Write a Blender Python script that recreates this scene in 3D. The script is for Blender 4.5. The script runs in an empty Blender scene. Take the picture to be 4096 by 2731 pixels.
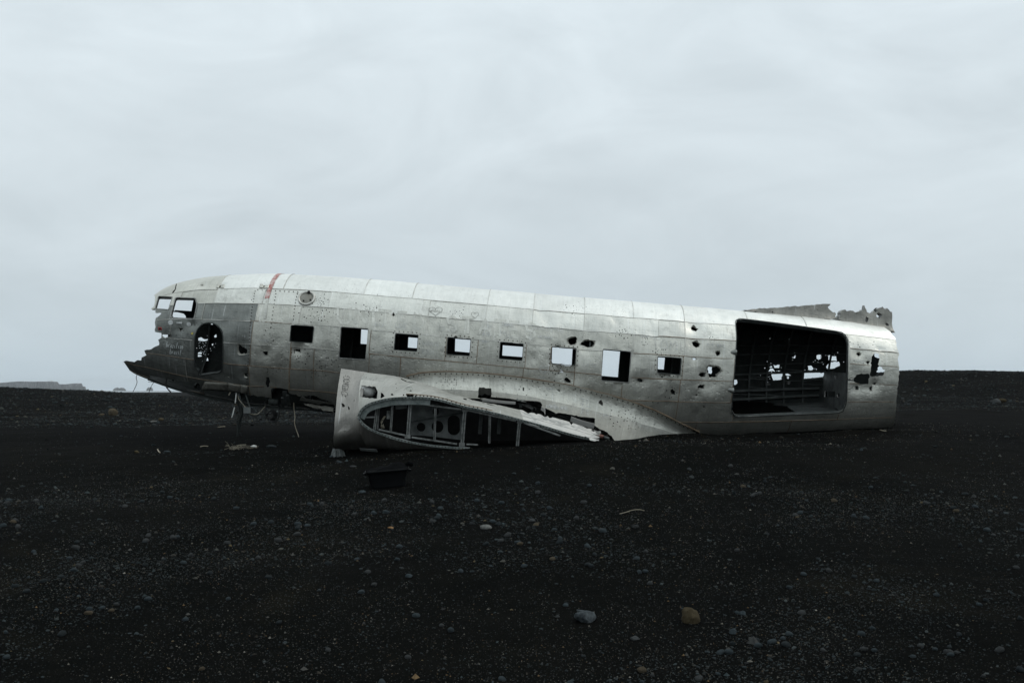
import bpy, bmesh, math, random
import numpy as np
from mathutils import Vector
from mathutils.geometry import delaunay_2d_cdt

# ------------------------------------------------------------------ camera
FPX, CX, CY, HORIZON = 3982.0, 2048.0, 1365.5, 1560.0     # photo pixels (4096 x 2731), 35 mm lens
CAM = np.array([0.0, 0.0, 1.6])
PITCH = math.atan((HORIZON - CY) / FPX)
scene = bpy.context.scene
cam_data = bpy.data.cameras.new('camera')
cam_data.lens, cam_data.sensor_width = 36.0 * FPX / 4096.0, 36.0
cam_data.clip_start, cam_data.clip_end = 0.1, 60000.0
camera = bpy.data.objects.new('camera', cam_data)
camera.location = CAM
camera.rotation_euler = (math.pi / 2 + PITCH, 0, 0)
scene.collection.objects.link(camera)
scene.camera = camera

# ------------------------------------------------------------------ sky and light
SUN_EL, SUN_AZ = math.radians(52), math.radians(78)       # azimuth clockwise from +Y (view direction)
world = bpy.data.worlds.new('World')
scene.world = world
world.use_nodes = True
wn, wl = world.node_tree.nodes, world.node_tree.links
wn.clear()
def wnode(kind, **kw):
    n = wn.new(kind)
    for k, v in kw.items():
        setattr(n, k, v)
    return n
def wmath(op, a, b=None):
    n = wnode('ShaderNodeMath', operation=op)
    for i, x in enumerate((a, b)):
        if x is None:
            continue
        if isinstance(x, (int, float)):
            n.inputs[i].default_value = x
        else:
            wl.new(x, n.inputs[i])
    return n.outputs[0]
def wmix(f, a, b, blend='MIX'):
    n = wnode('ShaderNodeMix', data_type='RGBA', blend_type=blend)
    for i, x in ((0, f), (6, a), (7, b)):
        if isinstance(x, (int, float)):
            n.inputs[i].default_value = x
        elif isinstance(x, tuple):
            n.inputs[i].default_value = x + (1,)
        else:
            wl.new(x, n.inputs[i])
    return n.outputs[2]
nishita = wnode('ShaderNodeTexSky', sky_type='NISHITA', sun_disc=False, sun_elevation=SUN_EL,
                sun_rotation=SUN_AZ, air_density=1.0, dust_density=3.0, ozone_density=1.0)
wcoord = wnode('ShaderNodeTexCoord')
wsep = wnode('ShaderNodeSeparateXYZ')
wl.new(wcoord.outputs['Generated'], wsep.inputs[0])
zup = wmath('MAXIMUM', wsep.outputs['Z'], 0.0)
lay = wmath('ADD', zup, 0.13)
wcomb = wnode('ShaderNodeCombineXYZ')                     # the cloud deck as a flat layer overhead
wl.new(wmath('DIVIDE', wsep.outputs['X'], lay), wcomb.inputs[0])
wl.new(wmath('DIVIDE', wsep.outputs['Y'], lay), wcomb.inputs[1])
def wnoise(scale, rot, stretch, detail, rough, dist=0.0):
    mp = wnode('ShaderNodeMapping')
    wl.new(wcomb.outputs[0], mp.inputs[0])
    mp.inputs['Rotation'].default_value = (0, 0, rot)
    mp.inputs['Scale'].default_value = stretch
    nz = wnode('ShaderNodeTexNoise')
    nz.inputs['Scale'].default_value = scale
    nz.inputs['Detail'].default_value = detail
    nz.inputs['Roughness'].default_value = rough
    nz.inputs['Distortion'].default_value = dist
    wl.new(mp.outputs[0], nz.inputs['Vector'])
    return nz.outputs['Fac']
def dnoise(scale, rot, stretch, detail, rough, dist):
    mp = wnode('ShaderNodeMapping')
    wl.new(wcoord.outputs['Generated'], mp.inputs[0])
    mp.inputs['Rotation'].default_value = rot
    mp.inputs['Scale'].default_value = stretch
    nz = wnode('ShaderNodeTexNoise')
    for k, v in (('Scale', scale), ('Detail', detail), ('Roughness', rough), ('Distortion', dist)):
        nz.inputs[k].default_value = v
    wl.new(mp.outputs[0], nz.inputs['Vector'])
    return nz.outputs['Fac']
n_big = dnoise(2.4, (0, 0.38, 0), (1, 1, 2.0), 4, 0.5, 0.8)
n_fine = dnoise(5.2, (0, 0.42, 0.2), (0.8, 0.8, 2.1), 7, 0.6, 1.0)
cl = wmath('ADD', wmath('MULTIPLY', n_big, 0.5), wmath('MULTIPLY', n_fine, 0.5))
ramp = wnode('ShaderNodeValToRGB')
ramp.color_ramp.elements[0].position, ramp.color_ramp.elements[0].color = 0.38, (0.512, 0.574, 0.607, 1)
ramp.color_ramp.elements[1].position, ramp.color_ramp.elements[1].color = 0.62, (0.605, 0.674, 0.710, 1)
wl.new(cl, ramp.inputs[0])
low = wmath('POWER', wmath('SUBTRACT', 1.0, zup), 14.0)   # paler blue air towards the horizon, all the way round
cloud = wmix(wmath('MULTIPLY', low, 0.6), ramp.outputs[0], (0.535, 0.675, 0.775))
over = wmath('ADD', 1.0, wmath('MULTIPLY', zup, 0.95))    # an overcast deck is brighter overhead
ovc = wnode('ShaderNodeVectorMath', operation='SCALE')
wl.new(cloud, ovc.inputs[0]); wl.new(over, ovc.inputs['Scale'])
ten = wnode('ShaderNodeVectorMath', operation='SCALE')
wl.new(ovc.outputs[0], ten.inputs[0]); ten.inputs['Scale'].default_value = 10.0
sky_col = wmix(0.95, nishita.outputs[0], ten.outputs[0])  # blue sky all but covered by the cloud deck
bg = wnode('ShaderNodeBackground')
bg.inputs['Strength'].default_value = 0.1
wl.new(sky_col, bg.inputs['Color'])
wout = wnode('ShaderNodeOutputWorld')
wl.new(bg.outputs[0], wout.inputs['Surface'])

sun_data = bpy.data.lights.new('sun', 'SUN')
sun_data.energy, sun_data.angle, sun_data.color = 0.75, math.radians(28), (1.0, 0.96, 0.9)
sun = bpy.data.objects.new('sun', sun_data)
sd = Vector((math.sin(SUN_AZ) * math.cos(SUN_EL), math.cos(SUN_AZ) * math.cos(SUN_EL), math.sin(SUN_EL)))
sun.rotation_euler = sd.to_track_quat('Z', 'Y').to_euler()
sun.location = sd * 50
scene.collection.objects.link(sun)

vs = scene.view_settings
vs.view_transform, vs.look, vs.exposure, vs.gamma = 'Standard', 'None', 0.0, 1.0
vs.use_curve_mapping = False
scene.cycles.use_denoising = True
scene.cycles.max_bounces = 6
scene.cycles.volume_bounces = 0
scene.cycles.sample_clamp_indirect = 4.0

# ------------------------------------------------------------------ helpers
rng = np.random.default_rng(7)
random.seed(7)

def ray(px, py):
    px, py = np.asarray(px, float), np.asarray(py, float)
    dx, dy = (px - CX) / FPX, (CY - py) / FPX
    c, s = math.cos(PITCH), math.sin(PITCH)
    return np.stack([dx, c - dy * s, s + dy * c], -1)
def at(px, py, depth):
    """point on the pixel's ray at world depth Y"""
    d = ray(px, py)
    return CAM + d * (np.asarray(depth, float) / d[..., 1])[..., None]
def project(p):
    q = np.asarray(p) - CAM
    c, s = math.cos(PITCH), math.sin(PITCH)
    f = q[..., 1] * c + q[..., 2] * s
    u = -q[..., 1] * s + q[..., 2] * c
    return np.stack([CX + FPX * q[..., 0] / f, CY - FPX * u / f], -1)

ZOOM = {1: (480, 1060, 3.137), 2: (900, 1060, 2.614), 3: (1300, 1440, 3.733), 4: (1700, 1440, 2.94),
        5: (1500, 1100, 2.94), 6: (2200, 1160, 2.45), 7: (2860, 1180, 2.614), 'D': (2900, 1260, 3.733),
        8: (800, 1480, 3.92), 'F': (3300, 1200, 7.35), 'N': (1340, 1480, 9.8), 0: (0, 0, 1.0)}
def Z(k, *pts):
    ox, oy, sc = ZOOM[k]
    return np.array([(ox + x / sc, oy + y / sc) for x, y in pts])

def vnoise(x, y, seed=0):
    """smooth value noise in -1..1"""
    x, y = np.asarray(x, float), np.asarray(y, float)
    xi, yi = np.floor(x), np.floor(y)
    fx, fy = x - xi, y - yi
    fx, fy = fx * fx * (3 - 2 * fx), fy * fy * (3 - 2 * fy)
    def h(i, j):
        v = np.sin(i * 127.1 + j * 311.7 + seed * 74.7) * 43758.5453
        return (v - np.floor(v)) * 2 - 1
    a = h(xi, yi) * (1 - fx) + h(xi + 1, yi) * fx
    b = h(xi, yi + 1) * (1 - fx) + h(xi + 1, yi + 1) * fx
    return a * (1 - fy) + b * fy
def fbm(x, y, seed=0, octaves=4):
    t, amp = 0, 1.0
    for k in range(octaves):
        t = t + amp * vnoise(x * 2 ** k, y * 2 ** k, seed + k * 13)
        amp *= 0.5
    return t

def link(name, mesh, mats, parent=None, base=None):
    o = bpy.data.objects.new(name, mesh)
    scene.collection.objects.link(o)
    for m in (mats if isinstance(mats, (list, tuple)) else [mats]):
        mesh.materials.append(m)
    if parent is not None:
        o.parent = parent
    return o
def mesh_from(name, verts, faces, smooth=True, uv=None, mat_idx=None):
    me = bpy.data.meshes.new(name)
    me.from_pydata([tuple(v) for v in verts], [], [tuple(f) for f in faces])
    if smooth:
        me.polygons.foreach_set('use_smooth', [True] * len(me.polygons))
    if mat_idx is not None:
        me.polygons.foreach_set('material_index', list(mat_idx))
    if uv is not None:
        lay = me.uv_layers.new(name='UVMap')
        li = np.zeros(len(me.loops), dtype=np.int32)
        me.loops.foreach_get('vertex_index', li)
        lay.data.foreach_set('uv', np.asarray(uv, dtype=np.float32)[li].ravel())
    me.update()
    return me
def tag(o, label, cat, group=None):
    o['label'], o['category'] = label, cat
    if group:
        o['group'] = group
    return o
def structure(o):
    o['kind'] = 'structure'
    return o
def stuff(o):
    o['kind'] = 'stuff'
    return o
def empty(name, loc):
    o = bpy.data.objects.new(name, None)
    o.location = loc
    o.empty_display_size = 0.3
    scene.collection.objects.link(o)
    return o

class Geo:
    """collects boxes, bars, tubes into one mesh"""
    def __init__(self):
        self.v, self.f = [], []
    def add(self, verts, faces):
        n = len(self.v)
        self.v += [tuple(map(float, p)) for p in verts]
        self.f += [tuple(i + n for i in f) for f in faces]
    def tube(self, pts, r, n=6):
        pts = np.asarray(pts, float)
        r = np.broadcast_to(np.asarray(r, float), (len(pts),))
        rings = []
        t = np.gradient(pts, axis=0)
        t /= np.maximum(np.linalg.norm(t, axis=1, keepdims=True), 1e-9)
        for p, d, rr in zip(pts, t, r):
            h = np.array([0, 0, 1.0]) if abs(d[2]) < 0.9 else np.array([1.0, 0, 0])
            a = np.cross(d, h); a /= np.linalg.norm(a)
            b = np.cross(d, a)
            rings += [p + rr * (a * math.cos(2 * math.pi * k / n) + b * math.sin(2 * math.pi * k / n)) for k in range(n)]
        m = len(pts)
        f = [(i * n + k, i * n + (k + 1) % n, (i + 1) * n + (k + 1) % n, (i + 1) * n + k) for i in range(m - 1) for k in range(n)]
        f += [tuple(range(n))[::-1], tuple((m - 1) * n + k for k in range(n))]
        self.add(rings, f)
        return self
    def bar(self, p, q, wdir, w, t):
        """box from p to q, w wide along wdir and t thick across"""
        p, q, wd = (np.asarray(x, float) for x in (p, q, wdir))
        d = q - p; d /= np.linalg.norm(d)
        wd = wd - d * wd.dot(d); wd /= np.linalg.norm(wd)
        td = np.cross(d, wd)
        c = [e + a * wd * w / 2 + b * td * t / 2 for e in (p, q) for a, b in ((-1, -1), (1, -1), (1, 1), (-1, 1))]
        self.add(c, [(0, 1, 2, 3), (7, 6, 5, 4), (0, 4, 5, 1), (1, 5, 6, 2), (2, 6, 7, 3), (3, 7, 4, 0)])
        return self
    def strip(self, pts, wdirs, tdirs, w, t):
        """rectangular section swept along pts"""
        pts, wd, td = np.asarray(pts, float), np.asarray(wdirs, float), np.asarray(tdirs, float)
        n = len(pts)
        c = []
        for i in range(n):
            c += [pts[i] + a * wd[i] * w / 2 + b * td[i] * t / 2 for a, b in ((-1, -1), (1, -1), (1, 1), (-1, 1))]
        f = [(i * 4 + k, i * 4 + (k + 1) % 4, i * 4 + 4 + (k + 1) % 4, i * 4 + 4 + k) for i in range(n - 1) for k in range(4)]
        f += [(3, 2, 1, 0), tuple((n - 1) * 4 + k for k in range(4))]
        self.add(c, f)
        return self
    def build(self, name, mat, parent=None, base=(0, 0, 0), smooth=False):
        v = np.asarray(self.v) - np.asarray(base)
        me = mesh_from(name, v, self.f, smooth)
        return link(name, me, mat, parent)

def smooth_line(pts, n):
    """Catmull-Rom through pts (any dimension), n samples per span"""
    P = np.asarray(pts, float)
    P = np.vstack([2 * P[0] - P[1], P, 2 * P[-1] - P[-2]])
    out = []
    for i in range(1, len(P) - 2):
        t = np.linspace(0, 1, n, endpoint=False)[:, None]
        a, b, c, d = P[i - 1], P[i], P[i + 1], P[i + 2]
        out.append(0.5 * (2 * b + (c - a) * t + (2 * a - 5 * b + 4 * c - d) * t ** 2 + (3 * b - a - 3 * c + d) * t ** 3))
    return np.vstack(out + [P[-2:-1]])

def in_poly(x, y, poly):
    inside = np.zeros(x.shape, bool)
    px, py = poly[:, 0], poly[:, 1]
    j = len(poly) - 1
    for i in range(len(poly)):
        if py[i] != py[j]:
            c = ((py[i] > y) != (py[j] > y)) & (x < (px[j] - px[i]) * (y - py[i]) / (py[j] - py[i]) + px[i])
            inside ^= c
        j = i
    return inside
def ragged(poly, amp, seg, seed, closed=True):
    """split a closed outline into short segments and jag it"""
    r = np.random.default_rng(seed)
    out = []
    n = len(poly)
    for i in range(n if closed else n - 1):
        a, b = poly[i], poly[(i + 1) % n]
        L = np.linalg.norm(b - a)
        k = max(1, int(L / seg))
        nrm = np.array([-(b - a)[1], (b - a)[0]]) / max(L, 1e-9)
        for q in range(k):
            p = a + (b - a) * q / k
            out.append(p + nrm * r.normal(0, amp) * (1 if q else 0.3) + (b - a) / max(L, 1e-9) * r.normal(0, amp * 0.4))
    return np.array(out)

def cdt_sheet(rect, h, holes, clip=None):
    """triangulate rect minus holes (lists of closed outlines); returns points and triangles in uv"""
    u0, u1, v0, v1 = rect
    pad = 1e-6
    hs = [q for q in holes if q[:, 0].max() > u0 and q[:, 0].min() < u1 and q[:, 1].max() > v0 and q[:, 1].min() < v1]
    nu, nv = max(2, int(math.ceil((u1 - u0) / h))), max(2, int(math.ceil((v1 - v0) / h)))
    gu, gv = np.meshgrid(np.linspace(u0, u1, nu + 1), np.linspace(v0, v1, nv + 1), indexing='ij')
    inner = np.ones(gu.shape, bool)
    inner[[0, -1], :] = False; inner[:, [0, -1]] = False
    for q in hs:
        inner &= ~in_poly(gu, gv, q)
    pts = [tuple(p) for p in np.stack([gu[inner], gv[inner]], -1)]
    edges = []
    def loop(poly):
        n = len(pts)
        pts.extend([tuple(p) for p in poly])
        edges.extend([(n + i, n + (i + 1) % len(poly)) for i in range(len(poly))])
    us, vs_ = np.linspace(u0, u1, nu + 1), np.linspace(v0, v1, nv + 1)
    loop([(u, v0) for u in us[:-1]] + [(u1, v) for v in vs_[:-1]] + [(u, v1) for u in us[:0:-1]] + [(u0, v) for v in vs_[:0:-1]])
    for q in hs:
        loop(q)
    co, _, tri, _, _, _ = delaunay_2d_cdt([Vector(p) for p in pts], edges, [], 0, 1e-7)
    co = np.array([(c[0], c[1]) for c in co])
    tri = np.array([t for t in tri if len(t) == 3])
    c = co[tri].mean(1)
    keep = (c[:, 0] > u0 + pad) & (c[:, 0] < u1 - pad) & (c[:, 1] > v0 + pad) & (c[:, 1] < v1 - pad)
    for q in hs:
        keep &= ~in_poly(c[:, 0], c[:, 1], q)
    tri = tri[keep]
    a, b, d = co[tri[:, 0]], co[tri[:, 1]], co[tri[:, 2]]
    area = (b[:, 0] - a[:, 0]) * (d[:, 1] - a[:, 1]) - (b[:, 1] - a[:, 1]) * (d[:, 0] - a[:, 0])
    tri[area < 0] = tri[area < 0][:, ::-1]
    tri = tri[np.abs(area) > 1e-9]
    if not len(tri):
        return None, None
    used, inv = np.unique(tri, return_inverse=True)
    return co[used], inv.reshape(-1, 3)

def sheet_mesh(name, surf, uv, tri, thick, flip=False, lift=0.0):
    """a sheet of real thickness: outside (material 0), inside (1), cut edges (2)"""
    n = len(uv)
    po, pi = surf(uv[:, 0], uv[:, 1], lift), surf(uv[:, 0], uv[:, 1], lift - thick)
    e = {}
    for t in tri:
        for k in range(3):
            a, b = int(t[k]), int(t[(k + 1) % 3])
            if (b, a) in e:
                del e[(b, a)]
            else:
                e[(a, b)] = 1
    rim = list(e)
    ra = np.array(rim)
    verts = np.vstack([po, pi, po[ra[:, 0]], po[ra[:, 1]], pi[ra[:, 1]], pi[ra[:, 0]]])
    m = len(rim)
    faces = [tuple(map(int, t)) for t in tri] + [tuple(int(i) + n for i in t[::-1]) for t in tri]
    faces += [(2 * n + i + m, 2 * n + i, 2 * n + i + 3 * m, 2 * n + i + 2 * m) for i in range(m)]
    if flip:
        faces = [f[::-1] for f in faces]
    mi = [0] * len(tri) + [1] * len(tri) + [2] * m
    uvs = np.vstack([uv, uv, uv[ra[:, 0]], uv[ra[:, 1]], uv[ra[:, 1]], uv[ra[:, 0]]])
    return verts, faces, uvs, mi
# ------------------------------------------------------------------ materials
class NT:
    def __init__(self, name):
        self.m = bpy.data.materials.new(name)
        self.m.use_nodes = True
        self.n, self.l = self.m.node_tree.nodes, self.m.node_tree.links
        self.b = self.n['Principled BSDF']
    def put(self, sock, x):
        if x is None:
            return
        if hasattr(x, 'is_linked'):
            self.l.new(x, sock)
        elif isinstance(x, (tuple, list)):
            sock.default_value = tuple(x) + ((1,) if len(x) == 3 and len(sock.default_value) == 4 else ())
        else:
            sock.default_value = x
    def node(self, kind, ins=None, **kw):
        n = self.n.new(kind)
        for k, v in kw.items():
            setattr(n, k, v)
        for k, v in (ins or {}).items():
            self.put(n.inputs[k], v)
        return n
    def uv(self, scale=(1, 1, 1), obj=False):
        t = self.node('ShaderNodeTexCoord')
        mp = self.node('ShaderNodeMapping', {0: t.outputs['Object' if obj else 'UV'], 'Scale': scale})
        return mp.outputs[0]
    def noise(self, vec, scale, detail=4, rough=0.55, dist=0.0):
        return self.node('ShaderNodeTexNoise', {'Vector': vec, 'Scale': scale, 'Detail': detail, 'Roughness': rough, 'Distortion': dist}).outputs['Fac']
    def voro(self, vec, scale, feature='F1'):
        return self.node('ShaderNodeTexVoronoi', {'Vector': vec, 'Scale': scale}, feature=feature)
    def ramp(self, fac, *stops):
        r = self.node('ShaderNodeValToRGB', {0: fac})
        el = r.color_ramp.elements
        while len(el) < len(stops):
            el.new(0.5)
        for e, (p, c) in zip(el, stops):
            e.position = p
            e.color = (c, c, c, 1) if isinstance(c, (int, float)) else tuple(c) + (1,)
        return r.outputs[0]
    def mix(self, f, a, b, blend='MIX'):
        n = self.node('ShaderNodeMix', data_type='RGBA', blend_type=blend)
        self.put(n.inputs[0], f); self.put(n.inputs[6], a); self.put(n.inputs[7], b)
        return n.outputs[2]
    def math(self, op, a, b=None, clamp=False):
        n = self.node('ShaderNodeMath', operation=op, use_clamp=clamp)
        self.put(n.inputs[0], a)
        if b is not None:
            self.put(n.inputs[1], b)
        return n.outputs[0]
    def bump(self, h, strength, dist, normal=None):
        n = self.node('ShaderNodeBump', {'Height': h, 'Strength': strength, 'Distance': dist})
        if normal is not None:
            self.l.new(normal, n.inputs['Normal'])
        return n.outputs[0]
    def done(self, **kw):
        for k, v in kw.items():
            self.put(self.b.inputs[k.replace('_', ' ')], v)
        return self.m

def metal_mat(name, light, dark, grime=0.5, pit=1.0, rough=(0.36, 0.62), metallic=0.92, flake=None, obj=False, rivet=0.55):
    t = NT(name)
    uv = t.uv(obj=obj)
    info = t.node('ShaderNodeObjectInfo')
    off = t.node('ShaderNodeVectorMath', {0: uv}, operation='ADD')
    shift = t.node('ShaderNodeCombineXYZ', {2: t.math('MULTIPLY', info.outputs['Random'], 37.0)})
    t.l.new(shift.outputs[0], off.inputs[1])
    vec = off.outputs[0]
    big = t.noise(vec, 1.6, 5, 0.6, 0.3)
    streak = t.noise(t.node('ShaderNodeMapping', {0: vec, 'Scale': (9, 0.9, 1)}).outputs[0], 1.5, 4, 0.65)
    fine = t.noise(vec, 26, 4, 0.7)
    f = t.math('ADD', t.math('MULTIPLY', big, 0.5), t.math('ADD', t.math('MULTIPLY', streak, 0.3), t.math('MULTIPLY', fine, 0.2)))
    col = t.mix(t.ramp(f, (0.38, 0.0), (0.62, 1.0)), dark, light)
    tint = t.math('ADD', t.math('MULTIPLY', info.outputs['Random'], 0.13), 0.92)
    tv = t.node('ShaderNodeCombineXYZ', {0: tint, 1: tint, 2: tint}).outputs[0]
    col = t.mix(1.0, col, tv, 'MULTIPLY')
    gr = t.ramp(t.math('ADD', t.math('MULTIPLY', t.noise(vec, 4.2, 7, 0.72, 0.4), 0.65), t.math('MULTIPLY', streak, 0.35)), (0.54, 0.0), (0.68, 1.0))
    spots = t.ramp(t.voro(vec, 19).outputs['Distance'], (0.10, 1.0), (0.22, 0.0))
    spotm = t.ramp(t.noise(vec, 1.1, 4, 0.65), (0.47, 0.0), (0.62, 1.0))
    sx = t.node('ShaderNodeSeparateXYZ', {0: vec})
    def rows(a, pa, b, pb, w):
        fa_ = t.math('ABSOLUTE', t.math('SUBTRACT', t.math('FRACT', t.math('DIVIDE', a, pa)), 0.5))
        ln = t.math('LESS_THAN', fa_, w / pa)
        fb_ = t.math('ABSOLUTE', t.math('SUBTRACT', t.math('FRACT', t.math('DIVIDE', b, pb)), 0.5))
        return t.math('MULTIPLY', ln, t.math('LESS_THAN', fb_, 0.27))
    riv = t.math('MAXIMUM', rows(sx.outputs[0], 0.2625, sx.outputs[1], 0.034, 0.0055), rows(sx.outputs[1], 0.1478, sx.outputs[0], 0.034, 0.005))
    riv = t.math('MULTIPLY', riv, t.math('MULTIPLY', t.ramp(t.noise(vec, 3.1, 3, 0.6), (0.35, 0.15), (0.65, 1.0)), rivet))
    gmask = t.math('MAXIMUM', t.math('MULTIPLY', gr, grime), t.math('MULTIPLY', t.math('MULTIPLY', spots, spotm), 0.6 * min(1.0, pit)), True)
    gmask = t.math('MAXIMUM', gmask, riv, True)
    col = t.mix(gmask, col, (0.15, 0.145, 0.125))
    scr = t.ramp(t.noise(t.node('ShaderNodeMapping', {0: vec, 'Scale': (40, 1.3, 1), 'Rotation': (0, 0, 0.5)}).outputs[0], 1.0, 2, 0.5), (0.66, 0.0), (0.72, 0.35))
    col = t.mix(scr, col, (0.72, 0.73, 0.72))
    met = t.math('MULTIPLY', t.math('SUBTRACT', 1.0, t.math('MULTIPLY', gmask, 0.7)), metallic)
    if flake is not None:
        fl = t.ramp(t.noise(vec, 5.5, 8, 0.75, 0.6), (0.46, 0.0), (0.5, 1.0))
        col = t.mix(fl, col, flake)
        met = t.math('MULTIPLY', met, t.math('SUBTRACT', 1.0, fl))
    ro = t.math('ADD', t.math('MULTIPLY', fine, rough[1] - rough[0]), rough[0])
    ro = t.math('ADD', ro, t.math('MULTIPLY', gmask, 0.15), True)
    nb = t.bump(t.noise(vec, 2.6, 3, 0.5), 0.25, 0.02)
    nb = t.bump(t.noise(vec, 7.5, 3, 0.55, 0.6), 0.30 * pit, 0.016, nb)
    wob = t.node('ShaderNodeMix', {0: 0.012, 4: vec, 5: t.node('ShaderNodeTexNoise', {'Vector': vec, 'Scale': 13.0, 'Detail': 3.0}).outputs['Color']}, data_type='VECTOR').outputs[1]
    pv_ = t.voro(wob, 17)
    pits = t.math('MAXIMUM', t.ramp(pv_.outputs['Distance'], (0.0, 0.0), (0.40, 1.0)), t.ramp(t.node('ShaderNodeSeparateColor', {0: pv_.outputs['Color']}).outputs[0], (0.35, 0.0), (0.75, 1.0)))
    pm = t.ramp(t.noise(vec, 1.3, 3, 0.6), (0.36, 0.1), (0.56, 1.0))
    nb = t.bump(t.math('MULTIPLY', pits, pm), 0.42 * pit, 0.008, nb)
    nb = t.bump(t.noise(vec, 75, 3, 0.6), 0.25, 0.003, nb)
    return t.done(Base_Color=col, Metallic=met, Roughness=ro, Normal=nb)

def plain_mat(name, c1, c2, rough=0.8, metallic=0.0, scale=6.0, bump=0.3, dist=0.01, spec=0.3, obj=True):
    t = NT(name)
    vec = t.uv(obj=obj)
    nz = t.noise(vec, scale, 6, 0.65, 0.3)
    col = t.mix(t.ramp(nz, (0.35, 0.0), (0.65, 1.0)), c1, c2)
    nb = t.bump(t.noise(vec, scale * 5, 5, 0.6), bump, dist)
    return t.done(Base_Color=col, Roughness=rough, Metallic=metallic, Normal=nb, **{'Specular_IOR_Level': spec})

M = {}
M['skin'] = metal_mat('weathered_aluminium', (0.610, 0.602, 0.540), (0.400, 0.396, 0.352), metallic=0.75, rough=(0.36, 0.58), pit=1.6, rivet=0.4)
M['crown'] = metal_mat('skylit_crown_aluminium', (0.81, 0.812, 0.770), (0.655, 0.658, 0.62), grime=0.3, rivet=0.16, metallic=0.72, rough=(0.40, 0.62), pit=1.0)  # lighter copy of the skin: skylight on the crown put into its colour
M['upper'] = metal_mat('skylit_upper_aluminium', (0.725, 0.724, 0.670), (0.54, 0.540, 0.495), grime=0.45, rivet=0.28, metallic=0.74, rough=(0.38, 0.60), pit=1.3)  # step between crown and skin, skylight painted into the base colour
M['nose'] = metal_mat('shaded_dirty_aluminium', (0.268, 0.278, 0.258), (0.138, 0.145, 0.135), grime=0.8, metallic=0.68, pit=1.6)  # grime, plus the dark reflection on the nose put into the base colour
M['wing'] = metal_mat('wing_aluminium', (0.435, 0.430, 0.390), (0.265, 0.262, 0.236), grime=0.7, pit=1.2, metallic=0.6, rivet=0.4)
M['flaked'] = metal_mat('flaked_white_paint', (0.46, 0.46, 0.44), (0.30, 0.30, 0.285), grime=0.6, metallic=0.5, flake=(0.50, 0.485, 0.45))
M['fin'] = metal_mat('dull_fin_metal', (0.30, 0.29, 0.258), (0.17, 0.166, 0.148), grime=0.8, pit=2.2, metallic=0.55)
M['cowl'] = metal_mat('buckled_cowling', (0.38, 0.36, 0.325), (0.22, 0.21, 0.19), grime=0.6, pit=0.9, metallic=0.6)
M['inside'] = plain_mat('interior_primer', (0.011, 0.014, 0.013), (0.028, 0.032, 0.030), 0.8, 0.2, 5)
M['edge'] = plain_mat('torn_edge', (0.16, 0.16, 0.15), (0.42, 0.42, 0.40), 0.6, 0.6, 9)
M['rib'] = plain_mat('rib_metal', (0.036, 0.041, 0.039), (0.085, 0.093, 0.09), 0.6, 0.5, 7)
M['green'] = plain_mat('zinc_primer', (0.085, 0.105, 0.098), (0.215, 0.235, 0.225), 0.6, 0.45, 8)
M['strut'] = plain_mat('strut_metal', (0.075, 0.08, 0.074), (0.25, 0.256, 0.245), 0.55, 0.6, 9)
M['bulkhead'] = plain_mat('bulkhead_metal', (0.085, 0.093, 0.09), (0.185, 0.196, 0.19), 0.65, 0.5, 5)
M['rust'] = plain_mat('rusty_seam', (0.16, 0.105, 0.065), (0.30, 0.235, 0.17), 0.8, 0.3, 5)
M['seam'] = plain_mat('pale_seam', (0.36, 0.35, 0.31), (0.66, 0.65, 0.61), 0.55, 0.7, 5)
M['seamdark'] = plain_mat('dark_seam', (0.09, 0.085, 0.075), (0.20, 0.19, 0.17), 0.8, 0.4, 7)
M['rivet'] = plain_mat('rusty_rivet', (0.015, 0.012, 0.010), (0.05, 0.035, 0.025), 0.9, 0.0, 20)
M['black'] = plain_mat('flat_black', (0.004, 0.004, 0.004), (0.012, 0.012, 0.012), 0.85, 0.0, 6)  # plain near-black base colour
M['dirtypatch'] = plain_mat('brownish_patch', (0.13, 0.125, 0.105), (0.30, 0.29, 0.255), 0.6, 0.5, 4, 0.6, 0.02)
M['cable'] = plain_mat('black_cable', (0.008, 0.008, 0.008), (0.02, 0.02, 0.02), 0.7)
M['palecable'] = plain_mat('pale_cable', (0.20, 0.17, 0.12), (0.38, 0.35, 0.28), 0.8)
M['red'] = NT('worn_red_paint')
t = M['red']; v = t.uv()
w = t.ramp(t.noise(v, 9, 7, 0.75, 0.3), (0.42, 0.0), (0.58, 1.0))
M['red'] = t.done(Base_Color=t.mix(w, (0.36, 0.13, 0.11), (0.56, 0.45, 0.42)), Roughness=0.6, Metallic=0.3)
M['chalk'] = plain_mat('pale_scratch', (0.40, 0.41, 0.40), (0.66, 0.67, 0.66), 0.7, 0.2, 14)
M['bleach'] = metal_mat('bleached_lettering', (0.645, 0.640, 0.580), (0.44, 0.437, 0.395), metallic=0.73)
M['paintgrey'] = plain_mat('grey_paint', (0.36, 0.38, 0.37), (0.55, 0.57, 0.56), 0.8, 0.0, 14)
M['ink'] = plain_mat('dark_marker', (0.04, 0.04, 0.035), (0.10, 0.10, 0.09), 0.8)
M['white'] = plain_mat('white_paint', (0.50, 0.50, 0.47), (0.72, 0.72, 0.69), 0.5, 0.0, 9)
M['yellow'] = plain_mat('yellow_sticker', (0.45, 0.36, 0.05), (0.60, 0.50, 0.12), 0.6)
M['redsign'] = plain_mat('red_sticker', (0.42, 0.04, 0.04), (0.55, 0.08, 0.07), 0.6)
M['plastic'] = plain_mat('black_plastic', (0.0025, 0.003, 0.0033), (0.0042, 0.005, 0.0055), 0.5, 0.0, 5, 0.2, 0.004, 0.10)
M['sack'] = plain_mat('black_sheeting', (0.0015, 0.0018, 0.002), (0.003, 0.0034, 0.0038), 1.0, 0.0, 9, 0.5, 0.01, 0.05)
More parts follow.
